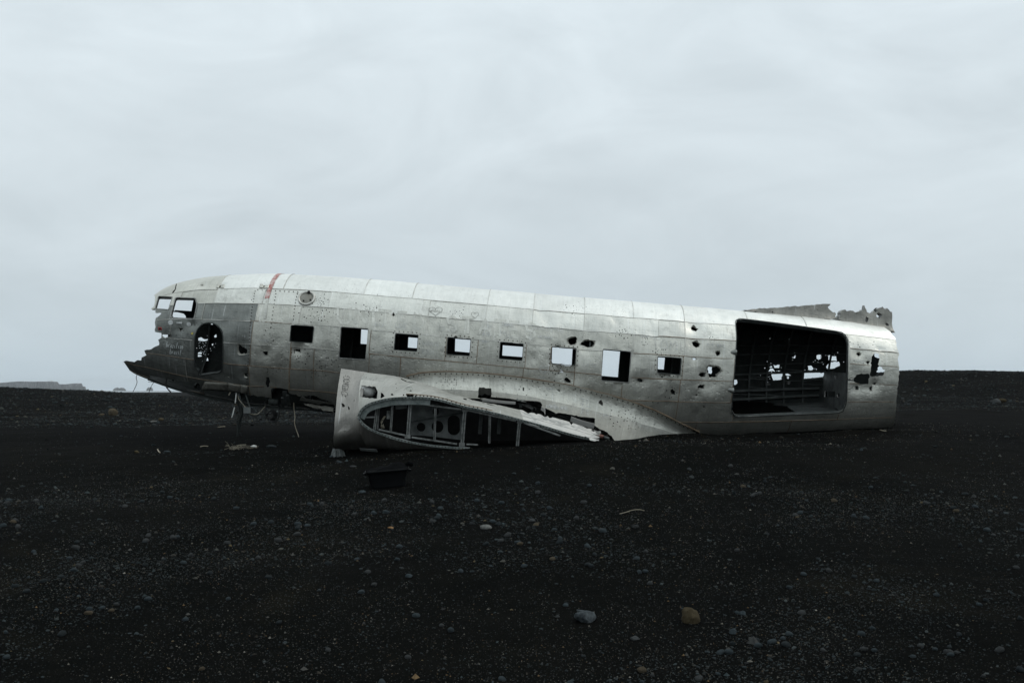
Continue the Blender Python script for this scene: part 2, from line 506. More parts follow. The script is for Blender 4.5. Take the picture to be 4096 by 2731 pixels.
M['straw'] = plain_mat('dry_straw', (0.13, 0.115, 0.08), (0.26, 0.24, 0.19), 0.9)
M['brick'] = plain_mat('rusty_red_tube', (0.13, 0.05, 0.035), (0.20, 0.10, 0.08), 0.8)

def sand_mat(name, dark, light, speck):
    t = NT(name)
    vec = t.uv(obj=True)
    big = t.noise(vec, 0.22, 5, 0.6, 0.5)
    mid = t.noise(vec, 2.3, 5, 0.65)
    col = t.mix(t.ramp(t.math('ADD', t.math('MULTIPLY', big, 0.6), t.math('MULTIPLY', mid, 0.4)), (0.40, 0.0), (0.60, 1.0)), dark, light)
    brown = t.ramp(t.noise(vec, 0.42, 6, 0.7, 0.8), (0.56, 0.0), (0.72, 0.55))
    col = t.mix(brown, col, (0.0085, 0.0076, 0.0050))
    grain = t.noise(vec, 90, 3, 0.8)
    col = t.mix(1.0, col, t.ramp(grain, (0.3, 0.55), (0.72, 1.6)), 'MULTIPLY')
    for sc, th, amt, c in ((38, 0.16, 0.5, speck), (17, 0.12, 0.55, (speck[0] * 0.8, speck[1] * 0.95, speck[2])), (70, 0.2, 0.4, (speck[0] * 1.3, speck[1] * 1.1, speck[2] * 0.8))):
        vo = t.voro(vec, sc)
        dot = t.ramp(vo.outputs['Distance'], (th * 0.7, 1.0), (th, 0.0))
        sep = t.node('ShaderNodeSeparateColor', {0: vo.outputs['Color']})
        pick = t.ramp(sep.outputs[0], (0.66, 0.0), (0.98, 1.0))
        patch = t.ramp(t.noise(vec, 0.55, 4, 0.6), (0.36, 0.3), (0.62, 1.0))
        col = t.mix(t.math('MULTIPLY', t.math('MULTIPLY', t.math('MULTIPLY', dot, pick), amt), patch), col, c)
    nb = t.bump(t.noise(vec, 5, 4, 0.6), 0.5, 0.05)
    nb = t.bump(grain, 0.8, 0.012, nb)
    return t.done(Base_Color=col, Roughness=1.0, Normal=nb, **{'Specular_IOR_Level': 0.02})
M['sand'] = sand_mat('black_volcanic_sand', (0.0011, 0.0014, 0.0013), (0.0032, 0.0033, 0.0028), (0.12, 0.12, 0.108))

t = NT('pebble_stone')
att = t.node('ShaderNodeAttribute', attribute_name='tone')
vec = t.uv(obj=True)
col = t.mix(1.0, att.outputs['Color'], t.ramp(t.noise(vec, 45, 4, 0.7), (0.3, 0.65), (0.7, 1.35)), 'MULTIPLY')
M['pebbles'] = t.done(Base_Color=col, Roughness=0.9, **{'Specular_IOR_Level': 0.15})
def stone_mat(name, c1, c2, scale=18, bump=0.8, dist=0.012):
    return plain_mat(name, c1, c2, 0.95, 0.0, scale, bump, dist, 0.1)
M['s_blue'] = stone_mat('blue_grey_stone', (0.020, 0.027, 0.030), (0.048, 0.060, 0.065))
M['s_grey'] = stone_mat('grey_stone', (0.026, 0.028, 0.028), (0.055, 0.058, 0.058))
M['s_pale'] = stone_mat('pale_stone', (0.075, 0.075, 0.07), (0.15, 0.15, 0.14))
M['s_dark'] = stone_mat('dark_stone', (0.011, 0.014, 0.015), (0.028, 0.034, 0.036))
M['s_tan'] = stone_mat('tan_stone', (0.045, 0.037, 0.025), (0.088, 0.072, 0.050))
M['s_lava'] = stone_mat('pitted_lava_stone', (0.035, 0.042, 0.046), (0.12, 0.138, 0.145), 30, 1.0, 0.03)
M['s_ochre'] = stone_mat('ochre_stone', (0.036, 0.028, 0.015), (0.072, 0.058, 0.035), 26, 1.0, 0.02)
M['s_orange'] = stone_mat('orange_stone', (0.16, 0.09, 0.04), (0.30, 0.18, 0.09))

t = NT('cliff_rock')
vec = t.uv(obj=True)
st = t.noise(t.node('ShaderNodeMapping', {0: vec, 'Scale': (1, 1, 0.35)}).outputs[0], 0.02, 6, 0.65, 0.4)
M['cliff'] = t.done(Base_Color=t.mix(t.ramp(st, (0.35, 0.0), (0.65, 1.0)), (0.025, 0.028, 0.03), (0.10, 0.10, 0.095)), Roughness=1.0, **{'Specular_IOR_Level': 0.05})
t = NT('sea_water')
vec = t.uv(obj=True)
M['sea'] = t.done(Base_Color=(0.06, 0.085, 0.10), Roughness=0.25, Normal=t.bump(t.noise(vec, 0.05, 4, 0.6), 0.3, 1.0))
# ------------------------------------------------------------------ ground
def ctl(px, py, depth):
    return at(px, py, depth)
gc = []
for X in (-9, -3, 3, 9):
    gc += [(X, -6, 0), (X, 1, 0), (X, 5.5, 0.0), (X, 8.5, 0.14), (X, 12.8, 0.345)]
gc += [ctl(*c) for c in ((1300, 1850, 15.8), (1500, 1832, 15.9), (1800, 1806, 15.9), (2000, 1792, 16.1), (2200, 1772, 16.4), (2390, 1760, 16.8),
                         (2457, 1762, 18.0), (2600, 1752, 18.7), (2900, 1744, 19.2), (3200, 1738, 19.3), (3450, 1724, 19.5), (3570, 1714, 19.7),
                         (4096, 1705, 20.0), (955, 1746, 20.0), (955, 1800, 17.2), (300, 1790, 17.5), (0, 1735, 20.5),
                         (3000, 1790, 16.0), (3600, 1790, 16.3), (1300, 1760, 18.6), (1150, 1690, 25.0), (700, 1690, 26.0), (100, 1690, 27.0))]
gc += [(2, 26, 0.75), (9, 27, 0.95), (14, 28, 0.98), (0, 34, 0.78), (-20, 34, 1.0), (17, 36, 1.05), (26, 40, 1.2)]
gc += [ctl(*c) for c in ((0, 1551, 60), (350, 1563, 60), (560, 1577, 60), (720, 1596, 62), (3450, 1500, 60), (3650, 1485, 60), (3900, 1484, 60), (4096, 1489, 60))]
gc += [(-45, 60, 1.9), (-9, 60, 0.75), (0, 60, 0.8), (12, 60, 1.4), (45, 60, 2.5), (-40, 95, 0.5), (-30, 95, -0.3), (-20, 95, -0.5), (0, 95, -0.2), (25, 95, 2.2), (45, 95, 1.8), (-30, 20, 0.7), (30, 20, 0.9), (-30, 0, 0.1), (30, 0, 0.1)]
gc = np.array(gc, float)
def _tps(r2):
    return 0.5 * r2 * np.log(r2 + 1e-9)
_n = len(gc)
_K = _tps(((gc[:, None, :2] - gc[None, :, :2]) ** 2).sum(-1)) + np.eye(_n) * 0.6
_A = np.zeros((_n + 3, _n + 3))
_A[:_n, :_n] = _K
_A[:_n, _n] = 1; _A[:_n, _n + 1:] = gc[:, :2]
_A[_n:, :_n] = _A[:_n, _n:].T
_w = np.linalg.solve(_A, np.concatenate([gc[:, 2], np.zeros(3)]))
def sstep(a, b, x):
    t = np.clip((x - a) / (b - a), 0, 1)
    return t * t * (3 - 2 * t)
def ground_z(X, Y):
    X, Y = np.asarray(X, float), np.asarray(Y, float)
    shp = np.broadcast(X, Y).shape
    x, y = np.broadcast_to(X, shp).ravel(), np.broadcast_to(Y, shp).ravel()
    cx, cy = np.clip(x, -48, 48), np.clip(y, -8, 96)
    z = np.empty(x.size)
    for i in range(0, x.size, 40000):
        s = slice(i, i + 40000)
        z[s] = _tps((cx[s, None] - gc[:, 0]) ** 2 + (cy[s, None] - gc[:, 1]) ** 2) @ _w[:_n]
    z += _w[_n] + _w[_n + 1] * cx + _w[_n + 2] * cy
    r = np.hypot(x, y)
    far = np.maximum(sstep(72, 150, y), sstep(60, 200, np.abs(x)))
    far = np.maximum(far, sstep(60, 200, -y))
    z = z * (1 - far) - 0.7 * far
    # sand drifted against the hull aft of the wing
    yc = 19.28 - 0.02 * x
    z += 0.07 * np.exp(-((y - yc + 0.25) / 0.32) ** 2) * sstep(1.6, 3.0, x) * (1 - sstep(7.2, 8.2, x)) * (0.75 + 0.6 * vnoise(x * 1.7, y * 1.2, 61))
    shore = sstep(1100, 1500, y)
    z -= 8.0 * shore
    amp = np.clip(r / 14, 0.35, 1.6) * (1 - 0.85 * sstep(90, 200, r))
    z += amp * (0.032 * fbm(x * 0.45, y * 0.45, 3, 4) + 0.006 * fbm(x * 2.6, y * 2.6, 9, 3)) * (1 - 0.5 * sstep(14, 19, y) * (1 - sstep(22, 26, y)))
    return z.reshape(shp)
def ground_hit(px, py):
    d = ray(px, py)
    t = np.concatenate([np.linspace(3, 30, 900), np.linspace(30, 110, 900)])
    p = CAM + d * (t / d[1])[:, None]
    h = p[:, 2] - ground_z(p[:, 0], p[:, 1])
    i = np.argmax(h < 0)
    if h[i] >= 0:
        i = len(t) - 1
    return p[i] if i else p[-1]

def axis_lines(near, h, far, growth):
    a = list(np.arange(0, near + h / 2, h))
    s = h
    while a[-1] < far:
        s *= growth
        a.append(a[-1] + s)
    return np.array(a)
gx = axis_lines(11, 0.075, 9000, 1.09)
gx = np.concatenate([-gx[:0:-1], gx])
gy = axis_lines(24, 0.075, 1900, 1.05)
gy = np.concatenate([-axis_lines(1, 0.5, 1500, 1.3)[:0:-1], gy])
GX, GY = np.meshgrid(gx, gy, indexing='ij')
GZ = ground_z(GX, GY)
nx, ny = GX.shape
idx = np.arange(nx * ny).reshape(nx, ny)
quads = np.stack([idx[:-1, :-1], idx[1:, :-1], idx[1:, 1:], idx[:-1, 1:]], -1).reshape(-1, 4)
def big_mesh(name, verts, faces, smooth=True):
    me = bpy.data.meshes.new(name)
    k = faces.shape[1]
    me.vertices.add(len(verts)); me.vertices.foreach_set('co', np.ascontiguousarray(verts, np.float32).ravel())
    me.loops.add(faces.size); me.loops.foreach_set('vertex_index', np.ascontiguousarray(faces, np.int32).ravel())
    me.polygons.add(len(faces))
    me.polygons.foreach_set('loop_start', np.arange(0, faces.size, k, dtype=np.int32))
    me.polygons.foreach_set('use_smooth', np.full(len(faces), smooth))
    me.update(calc_edges=True)
    return me
structure(link('ground', big_mesh('ground', np.stack([GX, GY, GZ], -1).reshape(-1, 3), quads), M['sand']))

# sea beyond the beach
sx = np.array([-14000, -7000, -3000, 0, 3000, 7000, 14000.0]); sy = np.array([1150, 2500, 5000, 9000, 14000.0])
SX, SY = np.meshgrid(sx, sy, indexing='ij')
ii = np.arange(SX.size).reshape(SX.shape)
structure(link('sea', big_mesh('sea', np.stack([SX, SY, np.full(SX.shape, -5.0)], -1).reshape(-1, 3),
               np.stack([ii[:-1, :-1], ii[1:, :-1], ii[1:, 1:], ii[:-1, 1:]], -1).reshape(-1, 4)), M['sea']))

# far headland and sea stacks
def rock_wall(name, prof, depth, thick, parent=None, step=2.0, arch=None, seed=0):
    prof = np.array(prof, float)
    xs = np.arange(prof[0, 0], prof[-1, 0] + step / 2, step)
    ys = np.interp(xs, prof[:, 0], prof[:, 1]) + 0.45 * fbm(xs * 0.31, xs * 0 + 2, seed, 3)
    top = at(xs, ys, depth)
    n = len(xs)
    bot = np.full(n, -9.0)
    if arch:
        a0, a1, ay = arch
        sel = (xs >= a0) & (xs <= a1)
        bot[sel] = at(xs[sel], np.full(sel.sum(), ay), depth)[:, 2]
    rows = []
    lv = np.linspace(0, 1, 9)
    for k, l in enumerate(lv):
        z = bot + (top[:, 2] - bot) * l
        y = depth + thick * 0.10 * l + thick * 0.10 * fbm(xs * 0.22, l * 2.2 + xs * 0, seed + 5, 4)
        rows.append(np.stack([top[:, 0] * (1 + 1.15 * (y - depth) / depth), y, z], -1))
    for fy, fz in ((0.5, 1.02), (1.0, 0.9), (1.05, 0.0)):
        rows.append(np.stack([top[:, 0] * (1 + 1.15 * thick * fy / depth), np.full(n, depth + thick * fy), bot + (top[:, 2] - bot) * fz], -1))
    V = np.stack(rows, 1)
    m = V.shape[1]
    ii = np.arange(n * m).reshape(n, m)
    q = np.stack([ii[:-1, :-1], ii[1:, :-1], ii[1:, 1:], ii[:-1, 1:]], -1).reshape(-1, 4)
    und = np.stack([ii[:-1, 0], ii[:-1, -1], ii[1:, -1], ii[1:, 0]], -1)
    me = mesh_from(name, V.reshape(-1, 3), np.vstack([q, und]).tolist() + [tuple(ii[0, ::-1]), tuple(ii[-1])], False)
    return link(name, me, M['cliff'], parent)
hd = rock_wall('headland', [(-900, 1532), (-500, 1528), (-200, 1531), (0, 1531), (30, 1529), (60, 1526), (90, 1524.5), (130, 1526), (200, 1525), (235, 1526.5), (239, 1536),
               (270, 1536.5), (300, 1533), (328, 1532.5), (333, 1545), (343, 1546), (346, 1558)], 9000, 700, arch=(277, 290, 1555), seed=3)
structure(hd)
s1 = rock_wall('sea_stack', [(454, 1562), (456, 1555), (463, 1551), (472, 1549), (478, 1553), (485, 1550), (495, 1551), (502, 1556), (505, 1562)], 9300, 110, step=1.5, seed=8)
tag(s1, 'wide twin-humped sea stack standing off the headland in the pale sea', 'sea stack', 'sea stacks off the headland')
s2 = rock_wall('sea_stack', [(586, 1562), (588, 1553), (595, 1548.5), (605, 1548.5), (611, 1552), (613, 1562)], 9300, 60, step=1.5, seed=11)
tag(s2, 'small steep single-domed sea stack standing alone in the pale sea', 'sea stack', 'sea stacks off the headland')
lh0 = at(207, 1525.2, 9080)
lh = empty('lighthouse', lh0 - np.array([0, 0, 1.0]))
tag(lh, 'tiny white lighthouse standing on top of the far headland', 'lighthouse')
Geo().bar((-1.5, 0, 0), (-1.5, 0, 9), (1, 0, 0), 5.0, 5.0).build('tower', M['white'], lh)
Geo().bar((-1.5, 0, 9), (-1.5, 0, 11.5), (1, 0, 0), 3.0, 3.0).build('lantern', M['white'], lh)
Geo().bar((1.0, 0, 2.5), (13, 0, 2.5), (0, 0, 1), 5, 6).build('keeper_house', M['white'], lh)
# ------------------------------------------------------------------ the wrecked aircraft: fuselage surface
def rot(axis, a):
    c, s = math.cos(a), math.sin(a)
    return {'x': np.array([[1, 0, 0], [0, c, -s], [0, s, c]]), 'y': np.array([[c, 0, s], [0, 1, 0], [-s, 0, c]]),
            'z': np.array([[c, -s, 0], [s, c, 0], [0, 0, 1]])}[axis]
RF = rot('z', -math.radians(1.3)) @ rot('y', math.radians(4.85)) @ rot('x', math.radians(2.2))
OF = np.array([0.0, 20.45, 2.02])
AX, LAT, UPV = RF[:, 0], RF[:, 1], RF[:, 2]
def to_local(p):
    return (np.asarray(p) - OF) @ RF
def to_world(q):
    return OF + np.asarray(q) @ RF.T
def centre_hit(px, py):
    d = ray(px, py)
    t = ((OF - CAM) @ LAT) / (d @ LAT)
    return to_local(CAM + d * t[..., None])
_top = [(380, 1385), (440, 1345), (494, 1292), (560, 1232), (617, 1185), (658, 1156), (703, 1136), (735, 1126), (799, 1114), (834, 1108), (926, 1101), (1079, 1094.5), (1221, 1099), (1405, 1111), (1527, 1121),
        (1700, 1135), (1935, 1156), (2218, 1181), (2527, 1206), (2735, 1224), (3000, 1247), (3338, 1279), (3600, 1318), (3900, 1360)]
_bot = [(380, 1400), (440, 1432), (494, 1466), (560, 1503), (607, 1520), (671, 1542), (722, 1559), (825, 1588), (927, 1606), (1004, 1622), (1131, 1634), (1333, 1649), (1527, 1672), (1700, 1690),
        (2048, 1722), (2500, 1764), (2800, 1764), (3000, 1757), (3300, 1742), (3600, 1722), (3900, 1700)]
_wid = [(380, .05), (440, .30), (494, .52), (560, .70), (617, .82), (700, .95), (834, 1.08), (1000, 1.18), (1150, 1.23), (1400, 1.25), (2700, 1.25), (3000, 1.20), (3300, 1.11), (3600, 0.99), (3900, 0.85)]
SS = np.linspace(-9.2, 9.4, 900)
def _prof(tab, col):
    h = centre_hit(np.array([p[0] for p in tab], float), np.array([p[1] for p in tab], float))
    v = np.interp(SS, h[:, 0], h[:, 2])
    k = np.exp(-0.5 * (np.arange(-14, 15) / 6.0) ** 2); k /= k.sum()
    return np.convolve(np.pad(v, 14, 'edge'), k, 'valid')
WT, WB = _prof(_top, 2), _prof(_bot, 2)
_hs = centre_hit(np.array([p[0] for p in _wid], float), np.full(len(_wid), 1400.0))[:, 0]
_wa = np.interp(SS, _hs, [p[1] for p in _wid])
def fa(s): return np.interp(s, SS, _wa)
def fb(s): return np.interp(s, SS, (WT - WB) / 2)
def fz(s): return np.interp(s, SS, (WT + WB) / 2)
RV = 1.3                                   # metres per radian round the section
def P2SV(pts, side='near'):
    """photo pixels -> (station, girth) on the near or the far skin"""
    pts = np.asarray(pts, float)
    d = ray(pts[:, 0], pts[:, 1])
    t = np.linspace(17.5, 23.5, 601)
    def F(tt):
        q = to_local(CAM + d[:, None, :] * (tt / d[:, 1:2])[..., None])
        s = q[..., 0]
        return (q[..., 1] / fa(s)) ** 2 + ((q[..., 2] - fz(s)) / fb(s)) ** 2 - 1, q
    f, _ = F(np.broadcast_to(t, (len(pts), len(t))))
    out = np.zeros((len(pts), 2))
    for i in range(len(pts)):
        neg = np.where(f[i] < 0)[0]
        if len(neg) == 0:
            tt = t[np.argmin(f[i])]
        else:
            j = neg[0] if side == 'near' else neg[-1] + 1
            j = min(max(j, 1), len(t) - 1)
            f0, f1 = f[i, j - 1], f[i, j]
            tt = t[j - 1] + (t[j] - t[j - 1]) * (f0 / (f0 - f1 + 1e-12))
        q = to_local(CAM + d[i] * (tt / d[i, 1]))
        th = math.atan2((q[2] - fz(q[0])) / fb(q[0]), -q[1] / fa(q[0]))
        if th < -math.radians(95):
            th += 2 * math.pi
        out[i] = (q[0], th * RV)
    return out
DENTS = []                                 # (s, v, radius, depth inward)
for _k in range(290):
    _p = (rng.uniform(2080, 2930), rng.uniform(1250, 1690)) if _k < 190 else ((rng.uniform(620, 1500), rng.uniform(1260, 1560)) if _k < 250 else (rng.uniform(1500, 2200), rng.uniform(1220, 1480)))
    _q = P2SV([_p])[0]
    _r = rng.uniform(0.04, 0.12)
    DENTS.append((_q[0], _q[1], _r, _r * rng.uniform(0.05, 0.16) * (1 if rng.random() < 0.8 else -0.5)))
for _x, _y in ((1510, 1350), (1530, 1330), (1505, 1375), (1740, 1345), (1790, 1430), (2250, 1300), (2300, 1330), (2350, 1300), (2380, 1330), (2440, 1310), (2470, 1290), (1190, 1400), (950, 1270), (985, 1262), (1290, 1490)):
    _q = P2SV([(_x, _y)])[0]
    DENTS.append((_q[0], _q[1], rng.uniform(0.07, 0.14), rng.uniform(0.008, 0.02)))
def disp(s, v):
    d = 0.0042 * fbm(s * 1.9, v * 2.6, 21, 4) + 0.006 * np.exp(-((s - 1.45) / 0.9) ** 2 - ((v - 0.45) / 0.3) ** 2) * np.sin(s * 17 + v * 14 + 3 * vnoise(s * 2, v * 2, 7)) + 0.0016 * np.cos(s * 11.97) * np.cos(v * 22) * (0.5 + 0.5 * vnoise(s, v, 5))
    if DENTS:
        D = np.array(DENTS)
        for i in range(0, len(s), 4000):
            k = slice(i, i + 4000)
            r2 = ((s[k, None] - D[:, 0]) ** 2 + (v[k, None] - D[:, 1]) ** 2) / D[:, 2] ** 2
            d[k] -= (D[:, 3] * np.exp(-r2)).sum(1)
    return d
def fus(s, v, lift=0.0, dent=True):
    s, v = np.asarray(s, float), np.asarray(v, float)
    th = v / RV
    a, b = fa(s), fb(s)
    n = np.stack([np.zeros_like(s), -np.cos(th) / a, np.sin(th) / b], -1)
    n /= np.linalg.norm(n, axis=-1, keepdims=True)
    off = lift + (disp(s.ravel(), v.ravel()).reshape(s.shape) if dent else 0)
    return to_world(np.stack([s, -a * np.cos(th), fz(s) + b * np.sin(th)], -1) + n * np.asarray(off)[..., None])

BASE = np.array([0.0, 19.5, 0.7])
plane = empty('aircraft_wreck', BASE)
tag(plane, 'wrecked silver transport aircraft with torn nose and one wing stub lying on black sand', 'aircraft')
def fobj(name, verts, faces, mats, parent=None, uv=None, mi=None, smooth=True):
    return link(name, mesh_from(name, np.asarray(verts) - BASE, faces, smooth, uv, mi), mats, parent if parent is not None else plane)

# ---- openings: clean ones and torn ones, as pixel outlines
def rounded(poly, r, n=4):
    poly = np.asarray(poly, float)
    out = []
    m = len(poly)
    for i in range(m):
        p, a, b = poly[i], poly[i - 1], poly[(i + 1) % m]
        da, db = (a - p) / np.linalg.norm(a - p), (b - p) / np.linalg.norm(b - p)
        p0, p1 = p + da * r, p + db * r
        for t in np.linspace(0, 1, n):
            out.append((1 - t) ** 2 * p0 + 2 * t * (1 - t) * p + t ** 2 * p1)
    return np.array(out)
WINDOWS = [Z(2, (693, 628), (925, 645), (910, 810), (680, 793)), Z(2, (1215, 648), (1497, 668), (1468, 990), (1192, 970)),
           Z(2, (1785, 718), (2018, 735), (2005, 900), (1770, 882)), Z(5, (858, 735), (1125, 755), (1108, 945), (845, 925)),
           Z(5, (1478, 790), (1742, 812), (1728, 1000), (1462, 978)), Z(6, (22, 556), (255, 573), (243, 738), (18, 716)),
           Z(6, (523, 580), (793, 605), (770, 908), (503, 885)), Z(6, (1058, 652), (1285, 670), (1273, 825), (1055, 805))]
WINDOWS = [rounded(w, 5) for w in WINDOWS]
CLEAN = [('window', w) for w in WINDOWS]
CARGO = Z(7, (245, 258), (300, 254), (620, 292), (950, 336), (1270, 382), (1330, 400), (1370, 440), (1386, 510), (1385, 650), (1383, 800), (1378, 950), (1370, 1100), (1345, 1180),
          (1290, 1225), (950, 1240), (600, 1254), (250, 1268), (200, 1245), (178, 1195), (185, 1100), (200, 900), (218, 640), (227, 480), (226, 400), (218, 300), (225, 270))
CREW = Z(1, (943, 900), (960, 845), (985, 795), (1040, 745), (1110, 727), (1190, 742), (1250, 795), (1280, 860), (1287, 980), (1283, 1180), (1275, 1310), (1240, 1345),
         (1120, 1362), (1000, 1378), (990, 1325), (948, 1285), (938, 1200), (938, 1050))
WSHIELD = [rounded(Z(1, (487, 394), (655, 404), (605, 557), (445, 545)), 4),
           rounded(Z(1, (700, 412), (940, 420), (962, 500), (925, 672), (640, 655), (652, 590)), 7)]
CLEAN += [('cargo_door', CARGO), ('crew_door', CREW), ('windscreen', WSHIELD[0]), ('windscreen', WSHIELD[1])]
TORN = [Z(6, (165, 480), (190, 455), (235, 445), (268, 462), (265, 500), (245, 525), (205, 530), (180, 500)), Z(6, (298, 520), (325, 490), (375, 470), (448, 490), (440, 525), (420, 552), (350, 545)),
        Z(6, (1383, 358), (1410, 330), (1455, 368), (1435, 392), (1390, 372)), Z(6, (1395, 505), (1445, 487), (1478, 520), (1465, 548), (1435, 560), (1405, 535)),
        Z(6, (1622, 605), (1640, 585), (1668, 590), (1665, 630), (1640, 637)), Z(6, (1548, 735), (1600, 738), (1660, 745), (1703, 795), (1645, 835), (1640, 875), (1570, 872), (1550, 820), (1535, 800)),
        Z(6, (1458, 830), (1480, 808), (1535, 812), (1530, 850), (1480, 853)), Z(6, (1450, 945), (1470, 928), (1520, 925), (1515, 968), (1450, 970)), Z(6, (1398, 666), (1440, 664), (1435, 682), (1396, 682)),
        Z(6, (135, 880), (160, 858), (205, 890), (200, 912), (150, 908)), Z(6, (98, 808), (115, 786), (132, 808)), Z(6, (848, 875), (880, 860), (920, 885), (900, 905), (862, 898)),
        Z(6, (1175, 985), (1200, 965), (1230, 990), (1225, 1030), (1190, 1030)), Z(6, (1088, 848), (1110, 850), (1105, 868)), Z(6, (1425, 1025), (1458, 1028), (1440, 1040)), Z(6, (1498, 1138), (1522, 1140), (1512, 1160)),
        Z(6, (55, 545), (75, 538), (96, 545), (90, 562), (58, 565)), Z(6, (80, 715), (245, 730), (205, 750), (150, 742)),
        Z(2, (1745, 510), (1765, 490), (1775, 520), (1755, 530)), Z(2, (120, 900), (130, 815), (225, 880), (230, 930), (170, 945), (130, 935)), Z(2, (392, 905), (442, 903), (447, 952), (408, 948)),
        Z(2, (190, 1140), (225, 1130), (225, 1185), (200, 1180)), Z(2, (720, 882), (780, 880), (785, 915), (730, 900)), Z(2, (272, 352), (282, 358), (275, 366)), Z(2, (415, 205), (405, 235), (398, 232), (402, 205)),
        Z(5, (925, 738), (930, 718), (970, 722), (965, 742)), Z(5, (905, 922), (940, 925), (922, 945)), Z(5, (1862, 970), (1885, 972), (1870, 982)),
        Z(7, (1485, 600), (1510, 585), (1535, 605), (1510, 632)), Z(7, (1590, 685), (1630, 680), (1610, 720)), Z(7, (1640, 640), (1675, 600), (1718, 612), (1720, 660), (1705, 720), (1725, 745), (1778, 785), (1760, 838), (1700, 850), (1630, 845)),
        Z(7, (1375, 868), (1440, 890), (1480, 850), (1520, 825), (1622, 822), (1615, 932), (1530, 935), (1470, 910), (1420, 895), (1385, 898)), Z(7, (1475, 955), (1510, 955), (1510, 1000), (1475, 1000)), Z(7, (1625, 968), (1650, 955), (1656, 1005), (1630, 1008)),
        Z(7, (1658, 925), (1700, 910), (1690, 942), (1662, 942)), Z(7, (1712, 562), (1728, 562), (1722, 576)),
        Z(1, (1240, 275), (1255, 245), (1265, 242), (1258, 278)), Z(1, (730, 785), (785, 785), (752, 840)), Z(1, (518, 862), (632, 868), (615, 905), (545, 918), (512, 908)), Z(1, (650, 345), (690, 300), (705, 235), (715, 235), (700, 310), (668, 350)),
        Z(1, (1340, 1400), (1385, 1402), (1370, 1420)), Z(1, (885, 735), (898, 740), (890, 765)), Z(1, (925, 720), (938, 745), (928, 755)), Z(1, (1005, 240), (1045, 235), (1035, 250)),
        Z(8, (1030, 130), (1065, 120), (1085, 180), (1075, 280), (1040, 285), (1025, 210))]
# missing belly skin: along the nose, the square notch and the tear beside the wing
BELLY = [Z(0, (598, 1500), (671, 1514), (780, 1530), (803, 1540), (800, 1566), (760, 1562), (700, 1547), (640, 1529), (600, 1513)),
         Z(0, (811, 1556), (907, 1561), (989, 1576), (1040, 1584), (1086, 1592), (1086, 1556), (1120, 1552), (1150, 1556), (1157, 1572), (1208, 1584), (1200, 1600), (1260, 1612), (1333, 1616), (1350, 1640), (1240, 1634), (1130, 1625), (1000, 1611), (900, 1592), (820, 1578)),
         Z(0, (1212, 1582), (1235, 1579), (1300, 1597), (1330, 1606), (1290, 1606), (1225, 1594)),
         Z(0, (1790, 1565), (1965, 1580), (2164, 1612), (2382, 1665), (2410, 1712), (2300, 1715), (2100, 1690), (1900, 1660), (1780, 1620))]  # intact skin in shade here: hole added so the wing-root gap turns dark
NEAR = {}
near_holes = []
for k, (nm, px) in enumerate(CLEAN):
    q = P2SV(px)
    near_holes.append(q)
    NEAR.setdefault(nm, []).append(q)
for k, px in enumerate(TORN):
    q = ragged(P2SV(px), 0.007, 0.035, 100 + k)
    near_holes.append(q)
    c = q.mean(0)
    r = max(np.ptp(q[:, 0]), np.ptp(q[:, 1])) / 2
    if r < 0.25:
        DENTS.append((c[0], c[1], r * 1.5 + 0.04, 0.02 + r * 0.22))
for k, px in enumerate(BELLY):
    near_holes.append(ragged(P2SV(px), 0.014, 0.06, 300 + k))
# bent, ragged lips round the torn holes
LIPS = []
for k, px in enumerate(TORN):
    q = near_holes[len(CLEAN) + k]
    c = q.mean(0)
    r = max(np.ptp(q[:, 0]), np.ptp(q[:, 1])) / 2
    if 0.03 < r < 0.17 and k != len(TORN) - 1:
        LIPS.append((q, c, r))
# torn nose and tail edges
NOSE = P2SV(Z(1, (428, 380), (445, 390), (436, 470), (428, 520), (388, 549), (405, 562), (440, 572), (445, 600), (500, 600), (522, 606), (490, 640), (447, 665), (443, 750), (438, 838),
                (515, 850), (517, 908), (475, 940), (490, 1000), (365, 1062), (305, 1072), (330, 1130), (270, 1160), (262, 1195), (215, 1190), (180, 1215), (48, 1192)))
smin = NOSE[:, 0].min()
nose_edge = ragged(NOSE, 0.009, 0.05, 41, False)
VB = math.radians(-95) * RV
sC = P2SV([(640, 1170)])[0, 0]
near_holes.append(np.vstack([[(-12, 95 / 57.3 * RV), (sC + 0.05, 95 / 57.3 * RV), (sC - 0.08, 75 / 57.3 * RV)], nose_edge, [(smin - 0.02, NOSE[-1, 1] - 0.1), (smin + 0.10, VB - 0.05), (-12, VB - 0.05)]]))
TAIL = P2SV(Z(0, (3566, 1335), (3571, 1342), (3581, 1350), (3585, 1380), (3596, 1417), (3593, 1450), (3598, 1494), (3592, 1530), (3589, 1563), (3585, 1600), (3583, 1639), (3578, 1680), (3572, 1704)))
sT = TAIL[0, 0]
near_holes.append(np.vstack([[(12, 2.2), (sT - 0.05, 2.2), (sT, TAIL[0, 1] + 0.1)], ragged(TAIL, 0.008, 0.06, 43, False), [(TAIL[-1, 0], VB - .05), (12, VB - .05)]]))

